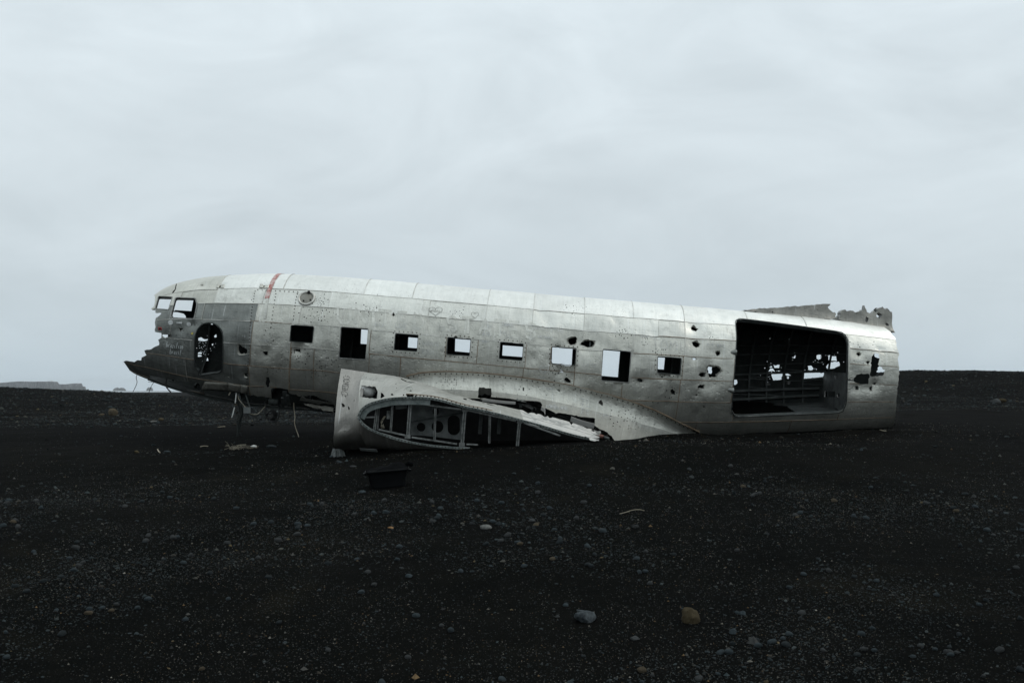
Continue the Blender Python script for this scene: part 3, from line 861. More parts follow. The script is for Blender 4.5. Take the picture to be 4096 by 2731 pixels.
FAR = [Z(2, (1425, 672), (1560, 685), (1550, 832), (1418, 822)), Z(2, (1918, 755), (2050, 766), (2040, 872), (1912, 862)), Z(5, (945, 735), (1150, 757), (1140, 914), (940, 895)),
       Z(5, (1503, 825), (1752, 844), (1745, 964), (1497, 945)), Z(6, (-10, 545), (222, 568), (210, 760), (-15, 740)), Z(6, (480, 570), (687, 600), (665, 853), (470, 836)), Z(6, (1020, 652), (1127, 660), (1115, 778), (1015, 771)),
       Z(1, (560, 350), (650, 360), (700, 400), (690, 575), (430, 560), (430, 380)), Z(1, (690, 395), (925, 420), (895, 578), (655, 567)), Z(1, (630, 585), (730, 592), (800, 610), (825, 640), (822, 700), (620, 690))]
FAR_CLEAN = len(FAR)
FAR += [Z('D', *p) for p in (
    ((1545, 600), (1580, 592), (1600, 612), (1660, 615), (1672, 685), (1605, 680), (1545, 672)), ((1525, 750), (1560, 700), (1640, 692), (1700, 695), (1715, 745), (1640, 795), (1560, 800), (1520, 800)),
    ((1368, 600), (1400, 590), (1432, 595), (1425, 655), (1400, 660), (1370, 650)), ((1235, 760), (1290, 755), (1320, 800), (1305, 820), (1240, 815)),
    ((1165, 865), (1385, 852), (1430, 870), (1480, 860), (1470, 900), (1450, 940), (1390, 945), (1300, 955), (1170, 955)), ((695, 880), (860, 868), (858, 905), (840, 965), (725, 970), (705, 930)),
    ((645, 840), (680, 795), (720, 800), (750, 845)), ((728, 750), (815, 742), (805, 790), (740, 785)), ((890, 885), (935, 870), (980, 895), (930, 910)), ((922, 925), (955, 918), (950, 950), (930, 948)),
    ((600, 1000), (640, 992), (690, 1035), (650, 1047), (605, 1040)), ((905, 1020), (975, 995), (965, 1035), (935, 1035)), ((1625, 890), (1720, 890), (1715, 970), (1640, 970)), ((1020, 635), (1050, 600), (1055, 615), (1045, 650)),
    ((685, 760), (705, 765), (700, 780), (660, 780)), ((790, 835), (810, 825), (825, 838)), ((100, 940), (175, 960), (185, 1015), (150, 1045), (100, 1040)))]
FAR += [Z(1, *p) for p in (((985, 915), (1020, 905), (1055, 930), (1105, 925), (1095, 945), (1050, 955), (985, 950)), ((1180, 890), (1205, 868), (1208, 905), (1190, 910)), ((980, 1095), (1030, 1098), (1025, 1115), (980, 1115)),
                          ((980, 1125), (1020, 1130), (1025, 1145), (980, 1152)), ((1070, 1165), (1105, 1165), (1108, 1200), (1080, 1200), (1062, 1185)), ((1150, 990), (1172, 985), (1168, 1010), (1155, 1005)), ((1120, 730), (1165, 735), (1160, 752)))]
FAR += [Z(7, (1660, 590), (1730, 600), (1725, 660), (1672, 645)), Z(7, (1725, 720), (1790, 780), (1775, 850), (1690, 850), (1700, 760)), Z(6, (1535, 738), (1588, 738), (1582, 820), (1550, 815)), Z(6, (1390, 655), (1450, 660), (1445, 690), (1390, 685)), Z(6, (90, 780), (140, 780), (140, 815), (95, 815)), Z(7, (1705, 555), (1735, 555), (1735, 580), (1705, 580))]
far_holes = []
for k, px in enumerate(FAR):
    q = P2SV(px, 'far')
    far_holes.append(q if k < FAR_CLEAN else ragged(q, 0.008, 0.04, 500 + k))
def specks(px, py, sx, sy, n, rmin, rmax, side, bag):
    """small shot holes scattered round a point of the photograph"""
    c = np.stack([rng.normal(px, sx, n), rng.normal(py, sy, n)], -1)
    q = P2SV(c, side)
    others = list(bag)
    for (s, v) in q:
        r = rng.uniform(rmin, rmax)
        k = int(rng.integers(5, 8))
        a = np.sort(rng.uniform(0, 2 * math.pi, k)) + np.linspace(0, 0.01, k)
        a = np.linspace(0, 2 * math.pi, k, endpoint=False) + rng.normal(0, 0.2, k)
        p = np.stack([s + r * np.cos(a), v + r * np.sin(a)], -1)
        if any(o[:, 0].min() - .02 < s < o[:, 0].max() + .02 and o[:, 1].min() - .02 < v < o[:, 1].max() + .02 for o in bag[-40:]):
            continue
        bag.append(p)
big_near, big_far = len(near_holes), len(far_holes)
for px, py, sx, sy, n in ((820, 1375, 16, 26, 34), (812, 1400, 12, 22, 18), (3085, 1465, 16, 18, 14), (3095, 1500, 28, 14, 14), (3130, 1500, 14, 16, 8), (3275, 1460, 22, 16, 13), (3270, 1425, 18, 10, 7), (3340, 1440, 14, 22, 12), (3180, 1425, 10, 8, 5), (3215, 1500, 40, 10, 10), (3150, 1350, 60, 30, 4)):
    specks(px, py, sx, sy, n, 0.005, 0.010, 'far', far_holes)
for px, py, sx, sy, n in ((1285, 1205, 14, 10, 30), (1265, 1255, 34, 18, 50), (1480, 1235, 22, 16, 36), (1095, 1480, 14, 10, 26), (1190, 1430, 20, 16, 30), (1325, 1450, 26, 12, 22), (1270, 1480, 30, 16, 18), (1075, 1330, 14, 14, 12), (1795, 1515, 20, 14, 46), (2230, 1480, 22, 16, 40),
                          (2480, 1330, 26, 12, 22), (2585, 1370, 6, 10, 12), (2645, 1400, 12, 7, 16), (2850, 1350, 6, 4, 7), (2500, 1700, 60, 30, 36), (2560, 1640, 50, 24, 26), (2690, 1570, 20, 16, 16), (3450, 1370, 30, 12, 14), (3500, 1480, 40, 30, 16), (700, 1350, 22, 12, 12), (1835, 1250, 14, 12, 14), (2300, 1235, 26, 20, 14)):
    specks(px, py, sx, sy, n, 0.007, 0.014, 'near', near_holes)

# ---- skin panels, one object each, laid in lapped rows
def s_of(px, y=1400):
    return P2SV([(px, y)])[0, 0]
rad = lambda d: math.radians(d) * RV
ROWS = [(132, 48, [560, 830, 1090, 1420, 1620, 1930, 2120, 2330, 2530, 2740, 3000, 3240, 3620]),
        (48, 31, [480, 690, 830, 1022, 1290, 1697, 1930, 2119, 2330, 2632, 2741, 3000, 3400, 3650]),
        (31, 15, [460, 690, 795, 1010, 1183, 1356, 1700, 1930, 2117, 2330, 2534, 2741, 3400, 3650]),
        (15, -4, [440, 675, 1003, 1175, 1357, 1477, 1580, 1782, 1910, 2105, 2205, 2305, 2520, 2640, 2735, 2940, 3390, 3660]),
        (-4, -22, [420, 790, 1000, 1165, 1257, 1480, 1606, 1900, 2100, 2306, 2500, 2730, 2940, 3390, 3660]),
        (-22, -42, [400, 740, 995, 1158, 1257, 1480, 1700, 1990, 2306, 2540, 2730, 2960, 3380, 3660]),
        (-42, -66, [400, 740, 990, 1158, 1400, 1700, 2100, 2560, 2820, 3200, 3660]),
        (-66, -95, [400, 800, 1200, 1700, 2300, 3000, 3660]),
        (265, 228, [500, 900, 1400, 2100, 2900, -3560]), (228, 204, [-640, 1000, 1500, 2000, 2500, 3000, -3565]),
        (204, 180, [-672, 1000, 1500, 2000, 2500, 3000, -3568]), (180, 156, [-676, 1000, 1500, 2000, 2500, 3000, -3568]), (156, 132, [-655, 1000, 1500, 2100, 2700, -3560])]
LAP = 0.009
def pieces(tri):
    """connected pieces of a cut sheet, largest first"""
    par = {}
    def find(a):
        while par.setdefault(a, a) != a:
            par[a] = par[par[a]]
            a = par[a]
        return a
    for a, b, c in tri.tolist():
        par[find(a)] = find(b); par[find(b)] = find(c)
    root = np.array([find(a) for a in tri[:, 0].tolist()])
    out = [tri[root == r] for r in np.unique(root)]
    return [p for p in sorted(out, key=len, reverse=True) if len(p) >= 4 or len(out) == 1]
panel_no = 0
all_holes = near_holes + far_holes
seam_jobs = []
for ri, (t1, t0, brk) in enumerate(ROWS):
    far_row = t0 > 90
    ss = [s_of(x) if x > 0 else P2SV([(-x, 1430)], 'far')[0, 0] for x in brk]
    for ci in range(len(ss) - 1):
        s0, s1 = ss[ci], ss[ci + 1]
        v0, v1 = rad(t0), rad(t1)
        rect = (s0 - LAP, s1 + LAP, v0 - LAP, v1 + LAP)
        hl = [q for q in all_holes]
        uv, tri = cdt_sheet(rect, 0.058 if not far_row else 0.16, hl)
        if tri is None or len(tri) < 4:
            continue
        lift = 0.0045 * ((ri + ci) % 2) + 0.0022 * (ri % 2)
        xm = (brk[ci] + brk[ci + 1]) / 2
        mat = M['crown'] if ri == 0 and xm > 830 else M['upper'] if ri == 1 and xm > 830 else (M['nose'] if (xm < 1003 and 1 < ri < 8) else M['skin'])  # rows lighten upward and nose darkens: light and shade in the colour
        first = True
        for piece in pieces(tri):
            used, inv = np.unique(piece, return_inverse=True)
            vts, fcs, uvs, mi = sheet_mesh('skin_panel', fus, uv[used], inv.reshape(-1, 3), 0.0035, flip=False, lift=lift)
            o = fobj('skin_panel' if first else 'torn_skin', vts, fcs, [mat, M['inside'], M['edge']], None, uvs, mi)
            if not far_row and first:
                seam_jobs.append((o, s0, s1, v0, v1, xm, ri))
            first = False
def outside_holes(s, v):
    ok = np.ones(len(s), bool)
    for q in near_holes[:big_near]:
        ok &= ~in_poly(s, v, q)
    for q in near_holes[-2:]:
        pass
    return ok
def seam(parent, sv, width, mat, lift=0.0105, name='seam_strip'):
    """narrow lapped strip following the skin, broken where the skin is gone"""
    sv = np.asarray(sv)
    ok = outside_holes(sv[:, 0], sv[:, 1])
    runs, cur = [], []
    for p, k in zip(sv, ok):
        if k:
            cur.append(p)
        else:
            if len(cur) > 2: runs.append(cur)
            cur = []
    if len(cur) > 2: runs.append(cur)
    V, F = [], []
    for run in runs:
        r = np.array(run)
        d = np.gradient(r, axis=0); d /= np.maximum(np.linalg.norm(d, axis=1, keepdims=True), 1e-9)
        nr = np.stack([-d[:, 1], d[:, 0]], -1)
        wv = width * (1 + 0.35 * vnoise(r[:, 0] * 9, r[:, 1] * 9, 77))[:, None]
        L = fus(*(r + nr * wv / 2).T, lift); R = fus(*(r - nr * wv / 2).T, lift)
        L2 = fus(*(r + nr * wv / 2).T, -0.004); R2 = fus(*(r - nr * wv / 2).T, -0.004)
        n = len(V); m = len(r)
        V += list(L) + list(R) + list(L2) + list(R2)
        for i in range(m - 1):
            F += [(n + i, n + i + 1, n + m + i + 1, n + m + i), (n + 2 * m + i, n + 2 * m + i + 1, n + i + 1, n + i), (n + m + i, n + m + i + 1, n + 3 * m + i + 1, n + 3 * m + i)]
    if F:
        return fobj(name, V, F, mat, parent, None, None, False)
for o, s0, s1, v0, v1, xm, ri in seam_jobs:
    n = max(3, int((s1 - s0) / 0.06)); m = max(3, int((v1 - v0) / 0.06))
    if ri > 6:
        continue
    rusty = ri >= 4 or (ri == 3 and xm > 1450) or (ri in (1, 2) and xm > 2600)
    hm = M['rust'] if rusty else M['seam']
    vm = M['rust'] if ri >= 3 and rng.random() < 0.8 else M['seam']
    seam(o, np.stack([np.linspace(s0, s1, n), np.full(n, v0)], -1), 0.011, hm)
    if xm < 3350:
        seam(o, np.stack([np.full(m, s1), np.linspace(v0, v1, m)], -1), 0.010, vm)

def rivets(sv, r, mat, parent, name='rivet_row', lift=0.013):
    V, F = [], []
    for s, v in sv:
        a = np.linspace(0, 2 * math.pi, 6, endpoint=False)
        ring = fus(s + r * np.cos(a), v + r * np.sin(a), lift)
        low = fus(s + r * np.cos(a), v + r * np.sin(a), 0.0)
        n = len(V)
        V += list(ring) + list(low)
        F += [tuple(n + k for k in range(6))] + [(n + k, n + (k + 1) % 6, n + 6 + (k + 1) % 6, n + 6 + k)[::-1] for k in range(6)]
    if F:
        return stuff(fobj(name, V, F, mat, parent, None, None, False))
def along(sv, step):
    sv = np.asarray(sv)
    d = np.concatenate([[0], np.cumsum(np.linalg.norm(np.diff(sv, axis=0), axis=1))])
    t = np.arange(step / 2, d[-1], step)
    return np.stack([np.interp(t, d, sv[:, 0]), np.interp(t, d, sv[:, 1])], -1)
def grow(q, r):
    c = q.mean(0)
    d = q - c
    h = np.abs(d).max(0)
    return c + d * (1 + r / h)

# ---- frames of windows and doors
def lip(name, q, mat, depth=0.06, flange=0.012, parent=None, lift=0.012):
    n = len(q)
    A, B, C = fus(*q.T, lift, False), fus(*grow(q, flange).T, lift, False), fus(*q.T, -depth, False)
    D = fus(*grow(q, flange).T, -0.01, False)
    V = np.vstack([A, B, C, D])
    F = []
    for i in range(n):
        j = (i + 1) % n
        F += [(i, j, n + j, n + i), (2 * n + i, 2 * n + j, j, i), (n + i, n + j, 3 * n + j, 3 * n + i)]
    return fobj(name, V, F, mat, parent, None, None, False)
for k, q in enumerate(NEAR['window']):
    fr = lip('window_frame', q, M['rib'] if k not in (1, 6) else M['edge'], 0.055 if k not in (5,) else 0.02, 0.010)
    if k in (2, 3, 4, 5, 7):
        g = grow(q, 0.045)
        rivets(along(np.vstack([g, g[:1]]), 0.085), 0.0105, M['rivet'], fr)
dense = lambda q: smooth_line(np.vstack([q, q[:1]]), 3)[:-1]
cargo_frame = lip('cargo_door_frame', dense(NEAR['cargo_door'][0]), M['rib'], 0.07, 0.016)
lip('crew_door_frame', dense(NEAR['crew_door'][0]), M['rib'], 0.06, 0.016)
for q in NEAR['windscreen']:
    lip('windscreen_frame', q, M['edge'], 0.07, 0.02)
# hinge fairings at the front edge of the cargo door
for zx, zy in ((195, 596), (165, 990)):
    tipp, root = P2SV(Z(7, (zx - 32, zy)))[0], P2SV(Z(7, (zx + 28, zy + 6)))[0]
    V, F = [], []
    for i, f in enumerate(np.linspace(0, 1, 6)):
        c = tipp + (root - tipp) * f
        w = 0.055 * math.sin(0.25 + f * 1.3)
        for g in (-1, -0.5, 0, 0.5, 1):
            V.append(fus(np.array([c[0]]), np.array([c[1] + g * w]), 0.012 + 0.06 * f * (1 - g * g))[0])
    for i in range(5):
        for j in range(4):
            F.append((i * 5 + j, i * 5 + j + 1, i * 5 + 6 + j, i * 5 + 5 + j)[::-1])
    fobj('hinge_fairing', V, F, M['nose'], cargo_frame)

for q, c, r in LIPS:
    n = len(q)
    f = 0.84 + 0.16 * np.array([vnoise(math.cos(t) * 2.2 + c[0] * 7, math.sin(t) * 2.2 + c[1] * 5, 3) for t in np.linspace(0, 2 * math.pi, n, endpoint=False)])
    f = np.clip(f + rng.normal(0, 0.05, n), 0.6, 0.99)
    inn = c + (q - c) * f[:, None]
    dp_ = (1 - f) * r * 0.9 + 0.006
    A, B = fus(*(c + (q - c) * 1.03).T, 0.008), fus(*inn.T, -dp_)
    fobj('torn_lip', np.vstack([A, B]), [(i, (i + 1) % n, n + (i + 1) % n, n + i) for i in range(n)], M['skin'], None, np.vstack([q, inn]))
# ---- round porthole with a dished cover
pc = P2SV(Z(2, (853, 347)))[0]
def ring_mesh(name, c, prof, mat, n=28, parent=None):
    V, F = [], []
    a = np.linspace(0, 2 * math.pi, n, endpoint=False)
    for r, l in prof:
        V += list(fus(c[0] + r * np.cos(a), c[1] + r * np.sin(a) , l))
    for i in range(len(prof) - 1):
        F += [(i * n + k, i * n + (k + 1) % n, (i + 1) * n + (k + 1) % n, (i + 1) * n + k)[::-1] for k in range(n)]
    return fobj(name, V, F, mat, parent)
pr = ring_mesh('porthole', pc, [(0.172, 0.008), (0.170, 0.026), (0.150, 0.034), (0.135, 0.028), (0.130, 0.012)], M['seam'])
ring_mesh('dished_cover', pc, [(0.131, 0.012), (0.12, 0.010), (0.09, 0.020), (0.05, 0.028), (0.002, 0.030)], M['dirtypatch'], parent=pr)
rivets([(pc[0] + 0.02, pc[1] + 0.125)], 0.03, M['black'], pr, 'latch', 0.05)
rivets([(pc[0] + 0.09, pc[1] - 0.05), (pc[0] - 0.04, pc[1] - 0.08)], 0.014, M['black'], pr, 'screw_hole', 0.04)

# ---- rows of rusty screws along nose frames, porthole panel and wing fillet
def px_line(k, pts, n=10):
    return smooth_line(P2SV(Z(k, *pts)), n)
rv = np.vstack([along(px_line(1, [(1700, 318), (1660, 520), (1640, 700), (1620, 1000), (1600, 1300), (1590, 1540)]), 0.062),
                along(px_line(2, [(320, 262), (480, 268), (640, 276), (765, 286)]), 0.09), along(px_line(2, [(760, 290), (735, 400), (715, 600)]), 0.07), along(px_line(2, [(535, 285), (510, 430), (490, 580), (470, 700)]), 0.08)])
rivets(rv, 0.0095, M['rivet'], plane, 'rivet_row')
for k, pts in ((2, [(265, 580), (480, 600), (700, 615)]), (2, [(720, 612), (690, 830), (675, 1100), (668, 1320)])):
    seam(plane, px_line(k, pts), 0.012, M['rust'])

# ---- red band over the crown and its bleached lower end
def band(k, left, right, mat, name, lift=0.0125):
    L, R = smooth_line(P2SV(Z(k, *left)), 6), smooth_line(P2SV(Z(k, *right)), 6)
    n = len(L)
    V = np.vstack([fus(*L.T, lift), fus(*R.T, lift)])
    uv = np.vstack([L, R])
    return fobj(name, V, [(i, i + 1, n + i + 1, n + i) for i in range(n - 1)], mat, plane, uv)
band(2, [(432, 352), (415, 430), (402, 500), (396, 562)], [(455, 352), (446, 430), (440, 500), (430, 562)], M['bleach'], 'faded_band')
crown_top = P2SV(Z(2, (483, 215)))[0]
sb = np.linspace(P2SV(Z(2, (444, 350)))[0, 1], 2.2, 10)
o = fobj('red_band', np.vstack([fus(np.full(10, crown_top[0] - 0.045), sb, 0.0125), fus(np.full(10, crown_top[0] + 0.045), sb, 0.0125)]), [(i, i + 1, 11 + i, 10 + i) for i in range(9)], M['red'], plane, np.stack([np.tile(sb, 2), np.repeat([0, .08], 10)], -1))

# ---- small patches: red-framed sign, stickers, panels
def disc(k, c, r, mat, name, n=14, lift=0.0125, sq=False):
    cc = Z(k, c)[0]
    a = np.linspace(0, 2 * math.pi, 4 if sq else n, endpoint=False)
    q = P2SV(np.stack([cc[0] + r * np.cos(a), cc[1] + r * np.sin(a)], -1))
    m = len(a)
    V = np.vstack([fus(*q.T, lift), fus(*q.T, 0.0)])
    return fobj(name, V, [tuple(range(m))] + [(i, i + m, (i + 1) % m + m, (i + 1) % m) for i in range(m)], mat, plane, None, None, False)
disc(1, (637, 722), 9.5, M['chalk'], 'round_sticker')
disc(1, (860, 740), 8, M['chalk'], 'round_sticker')
disc(1, (906, 858), 5, M['yellow'], 'diamond_sticker', sq=True)
def quadpatch(k, pts, mat, name, lift=0.013, n=5):
    p = Z(k, *pts)
    g = np.array([[(p[0] * (1 - i) + p[1] * i) * (1 - j) + (p[3] * (1 - i) + p[2] * i) * j for j in np.linspace(0, 1, n)] for i in np.linspace(0, 1, n)]).reshape(-1, 2)
    q = P2SV(g)
    V = fus(*q.T, lift)
    F = [(i * n + j, i * n + j + 1, (i + 1) * n + j + 1, (i + 1) * n + j) for i in range(n - 1) for j in range(n - 1)]
    V2 = fus(*q.T, -0.002)
    m = n * n
    b = [i * n for i in range(n)] + [(n - 1) * n + j for j in range(1, n)] + [i * n + n - 1 for i in range(n - 2, -1, -1)] + [j for j in range(n - 2, 0, -1)]
    F += [(b[i], b[(i + 1) % len(b)], b[(i + 1) % len(b)] + m, b[i] + m) for i in range(len(b))]
    return fobj(name, np.vstack([V, V2]), F, mat, plane, np.vstack([q, q]))
rs = quadpatch(1, [(478, 780), (521, 782), (520, 817), (477, 815)], M['redsign'], 'red_sign')
quadpatch(1, [(485, 786), (513, 788), (512, 809), (484, 808)], M['black'], 'sign_centre', 0.015).parent = rs
quadpatch(1, [(706, 718), (778, 716), (778, 738), (707, 736)], M['chalk'], 'stencil_plate', 0.0125)
quadpatch(8, [(75, 178), (430, 200), (425, 315), (30, 290)], M['dirtypatch'], 'patch_panel', 0.03)
quadpatch(8, [(432, 200), (640, 235), (640, 352), (427, 315)], M['dirtypatch'], 'patch_panel', 0.02)
quadpatch(8, [(645, 230), (745, 245), (745, 370), (645, 352)], M['dirtypatch'], 'patch_panel', 0.022)
quadpatch(2, [(368, 204), (400, 203), (396, 238), (360, 238)], M['skin'], 'hatch_cover', 0.03)
quadpatch(2, [(418, 206), (462, 212), (452, 242), (405, 240)], M['skin'], 'hatch_cover', 0.02)
quadpatch(1, [(1215, 240), (1245, 240), (1238, 280), (1208, 280)], M['skin'], 'hatch_cover', 0.02)
quadpatch(1, [(1268, 240), (1308, 240), (1300, 285), (1258, 282)], M['skin'], 'hatch_cover', 0.02)
# ------------------------------------------------------------------ inside the hull
def ring_rib(s, t0, t1, depth=0.07, mat='rib', width=0.03, name='frame_rib', off=0.008):
    th = np.linspace(rad(t0), rad(t1), max(6, int(abs(t1 - t0) / 5)))
    V = []
    for ds, l in ((-width / 2, -off), (width / 2, -off), (width / 2, -depth), (-width / 2, -depth)):
        V.append(fus(np.full(len(th), s + ds), th, l, False))
    V = np.stack(V, 1)
    n = len(th)
    F = [(i * 4 + k, i * 4 + (k + 1) % 4, i * 4 + 4 + (k + 1) % 4, i * 4 + 4 + k) for i in range(n - 1) for k in range(4)] + [(0, 1, 2, 3), tuple(4 * n - 4 + k for k in range(4))]
    return fobj(name, V.reshape(-1, 3), F, M[mat], None, None, None, False)
sd0, sd1 = s_of(2935), s_of(3400)
for x in (1003, 1175, 1310, 1520, 1730, 1940, 2150, 2360, 2572, 2760, 2905):
    ring_rib(s_of(x), 262, 66)
    if x < 2900:
        ring_rib(s_of(x), 64, -40 if x > 1180 else 20, 0.16, off=0.11)
ring_rib(s_of(668), 20, -60, 0.50, off=0.05)  # added dark backing, blocks the sky behind the torn nose hole
for x in (700, 880):
    ring_rib(s_of(x), 250, 60)
for zx in (100, 350, 610, 868, 1150):
    sv = P2SV(Z('D', (zx, 1100)), 'far')[0]
    ring_rib(sv[0], 255, 100, 0.06, 'rib', 0.03)
ring_rib(s_of(3440), 262, 40)
ring_rib(s_of(3540), 240, 60)
def stringer(k, a, b, w, d, name='stringer'):
    q = P2SV(Z(k, a, b), 'far')
    s = np.linspace(q[0, 0], q[1, 0], 14); v = np.linspace(q[0, 1], q[1, 1], 14)
    V = []
    for dv, l in ((-w / 2, -0.01), (w / 2, -0.01), (w / 2, -d), (-w / 2, -d)):
        V.append(fus(s, v + dv, l, False))
    V = np.stack(V, 1); n = 14
    F = [(i * 4 + kk, i * 4 + (kk + 1) % 4, i * 4 + 4 + (kk + 1) % 4, i * 4 + 4 + kk) for i in range(n - 1) for kk in range(4)] + [(0, 1, 2, 3), (52, 53, 54, 55)]
    return fobj(name, V.reshape(-1, 3), F, M['rib'], None, None, None, False)
stringer('D', (60, 1150), (1390, 1103), 0.06, 0.10, 'seat_rail')
stringer('D', (50, 1290), (1385, 1213), 0.06, 0.10, 'seat_rail')
stringer('D', (60, 895), (1500, 842), 0.035, 0.08)
for a, b in (((60, 592), (1800, 575)), ((60, 760), (1500, 712)), ((60, 955), (360, 965)), ((865, 988), (1490, 972)), ((1130, 1035), (1490, 1050)), ((350, 1080), (850, 1115)), ((870, 805), (1140, 830)), ((370, 915), (600, 935)), ((370, 945), (600, 965)), ((60, 1185), (600, 1200)), ((600, 1195), (860, 1220)), ((60, 450), (1800, 460))):
    stringer('D', a, b, 0.02, 0.04)
# sand that has drifted over the cabin floor, and the bare floor boards aft
fl = [at(x, y, d) for x, y, d in ((2780, 1672, 19.62), (3000, 1664, 19.6), (3200, 1659, 19.6), (3380, 1650, 19.7))]
fm = [at(x, y, d) for x, y, d in ((2780, 1640, 20.4), (3000, 1632, 20.4), (3200, 1628, 20.4), (3390, 1630, 20.4))]
fr_ = [at(x, y, d) for x, y, d in ((2780, 1606, 21.3), (3000, 1606, 21.3), (3130, 1615, 21.2), (3330, 1618, 21.15))]
rows = [smooth_line(r, 6) for r in (fl, fm, fr_)]
g = np.stack([smooth_line(np.stack([r[i] for r in rows]), 6) for i in range(len(rows[0]))])
g[..., 2] += 0.012 * fbm(g[..., 0] * 3, g[..., 1] * 3, 4, 3)
nu, nv = g.shape[:2]
sg = np.concatenate([g.reshape(-1, 3), g.reshape(-1, 3) - np.array([0, 0, 0.12])])
gf = [(i * nv + j, (i + 1) * nv + j, (i + 1) * nv + j + 1, i * nv + j + 1) for i in range(nu - 1) for j in range(nv - 1)]
fobj('sand_drift', sg, gf + [tuple(k + nu * nv for k in f[::-1]) for f in gf], M['sand'])
for k, (a, b, c, d) in enumerate((((3070, 1618.5), (3296, 1612), (3372, 1637), (3150, 1626)), ((3150, 1630), (3330, 1635), (3352, 1646), (3180, 1649)))):
    P = np.array([at(p[0], p[1], dd) for p, dd in zip((a, b, c, d), ((21.1, 21.1, 20.2, 20.3) if k == 0 else (20.25, 20.2, 19.75, 19.72)))]) + np.array([0, 0, 0.02])
    fobj('floor_board', np.vstack([P, P - np.array([0, 0, 0.02])]), [(0, 1, 2, 3), (7, 6, 5, 4), (0, 4, 5, 1), (1, 5, 6, 2), (2, 6, 7, 3), (3, 7, 4, 0)], M['rib'], None, None, None, False)
# bulkhead behind the cargo door
sB = s_of(3392) + 0.15
def plane_s(px, s):
    px = np.asarray(px, float)
    d = ray(px[:, 0], px[:, 1])
    t = ((OF + AX * s - CAM) @ AX) / (d @ AX)
    q = to_local(CAM + d * t[:, None])
    return q[:, 1:]
outl = np.array([(-1.06, -0.98), (1.07, -0.75), (1.13, 0.05), (-1.02, 0.05)])
bu = plane_s(Z('D', (1600, 850)), sB)[0]
rect = (-1.05, 1.06, -1.0, 0.22)
bh = [plane_s(Z('D', (1645, 905), (1705, 905), (1700, 955), (1655, 955)), sB), plane_s(Z('D', (1500, 1135), (1655, 1138), (1655, 1225), (1495, 1222)), sB),
      np.stack([-0.2 + 0, 0 * np.arange(1)], -1) if False else None]
cc = plane_s(Z('D', (1703, 1195)), sB)[0]
aa = np.linspace(0, 2 * math.pi, 16, endpoint=False)
bh[2] = np.stack([cc[0] + 0.11 * np.cos(aa), cc[1] + 0.045 * np.sin(aa)], -1)
def bwid(v):
    return np.clip(1 - ((v - fz(sB)) / fb(sB)) ** 2, 0.02, 1) ** 0.5 * fa(sB) * 0.93
def bulk(u, v, lift=0.0):
    w = bwid(v)
    return to_world(np.stack([np.full(len(u), sB) + lift + 0.01 * vnoise(u * 3, v * 3, 8), u * w, v], -1))
btop = plane_s(Z('D', (1600, 850)), sB)[0, 1]
uv, tri = cdt_sheet((-1, 1, fz(sB) - 0.86 * fb(sB), btop), 0.12, [np.stack([q[:, 0] / bwid(q[:, 1]), q[:, 1]], -1) for q in bh])
v_, f_, u_, m_ = sheet_mesh('bulkhead', bulk, uv, tri, 0.02)
fobj('bulkhead', v_, f_, [M['bulkhead'], M['bulkhead'], M['edge']], None, u_, m_)

# ------------------------------------------------------------------ dorsal fin stubs on the crown
def centre_pt(px, lat=0.0):
    px = np.asarray(px, float)
    d = ray(px[:, 0], px[:, 1])
    t = ((OF + LAT * lat - CAM) @ LAT) / (d @ LAT)
    return to_local(CAM + d * t[:, None])
def fin(poly_px, name, thick, seed, holes=()):
    q = centre_pt(poly_px)[:, [0, 2]]
    q = q[::-1]
    q = ragged(q, 0.008, 0.05, seed)
    x0, x1, y0, y1 = q[:, 0].min() - .1, q[:, 0].max() + .1, q[:, 1].min() - .1, q[:, 1].max() + .1
    outer = np.array([(x0 - .2, y0 - .2), (x1 + .2, y0 - .2), (x1 + .2, y1 + .2), (x0 - .2, y1 + .2)])
    co, _, tri, _, _, _ = delaunay_2d_cdt([Vector(p) for p in q] + [Vector(p) for h in holes for p in h] + [Vector((a, b)) for a in np.arange(x0, x1, 0.07) for b in np.arange(y0, y1, 0.07)],
        [(i, (i + 1) % len(q)) for i in range(len(q))] + [(len(q) + sum(len(g) for g in holes[:k]) + i, len(q) + sum(len(g) for g in holes[:k]) + (i + 1) % len(h)) for k, h in enumerate(holes) for i in range(len(h))], [], 0, 1e-7)
    co = np.array([(c[0], c[1]) for c in co]); tri = np.array(tri)
    c = co[tri].mean(1)
    keep = in_poly(c[:, 0], c[:, 1], q)
    for h in holes:
        keep &= ~in_poly(c[:, 0], c[:, 1], h)
    tri = tri[keep]
    used, inv = np.unique(tri, return_inverse=True)
    co, tri = co[used], inv.reshape(-1, 3)
    def sf(u, v, lift):
        crown = np.interp(u, SS, WT)
        h = np.clip((v - crown) / 0.55, 0, 1)
        half = thick * (1 - 0.75 * h) + 0.10 * np.exp(-np.clip(v - crown + 0.05, 0, 9) / 0.06) + 0.026 * fbm(u * 4.5, v * 4.5, seed, 3)
        y = np.where(lift > -0.01, -half, half)
        return to_world(np.stack([u, y, v], -1))
    a = co[tri[:, 1]] - co[tri[:, 0]]; b = co[tri[:, 2]] - co[tri[:, 0]]
    fl = (a[:, 0] * b[:, 1] - a[:, 1] * b[:, 0]) < 0
    tri[fl] = tri[fl][:, ::-1]
    v_, f_, u_, m_ = sheet_mesh(name, sf, co, tri, 1.0)
    return fobj(name, v_, f_, [M['fin'], M['fin'], M['edge']], None, u_, m_)
def cpoly(k, pts):
    return centre_pt(Z(k, *pts))[:, [0, 2]]
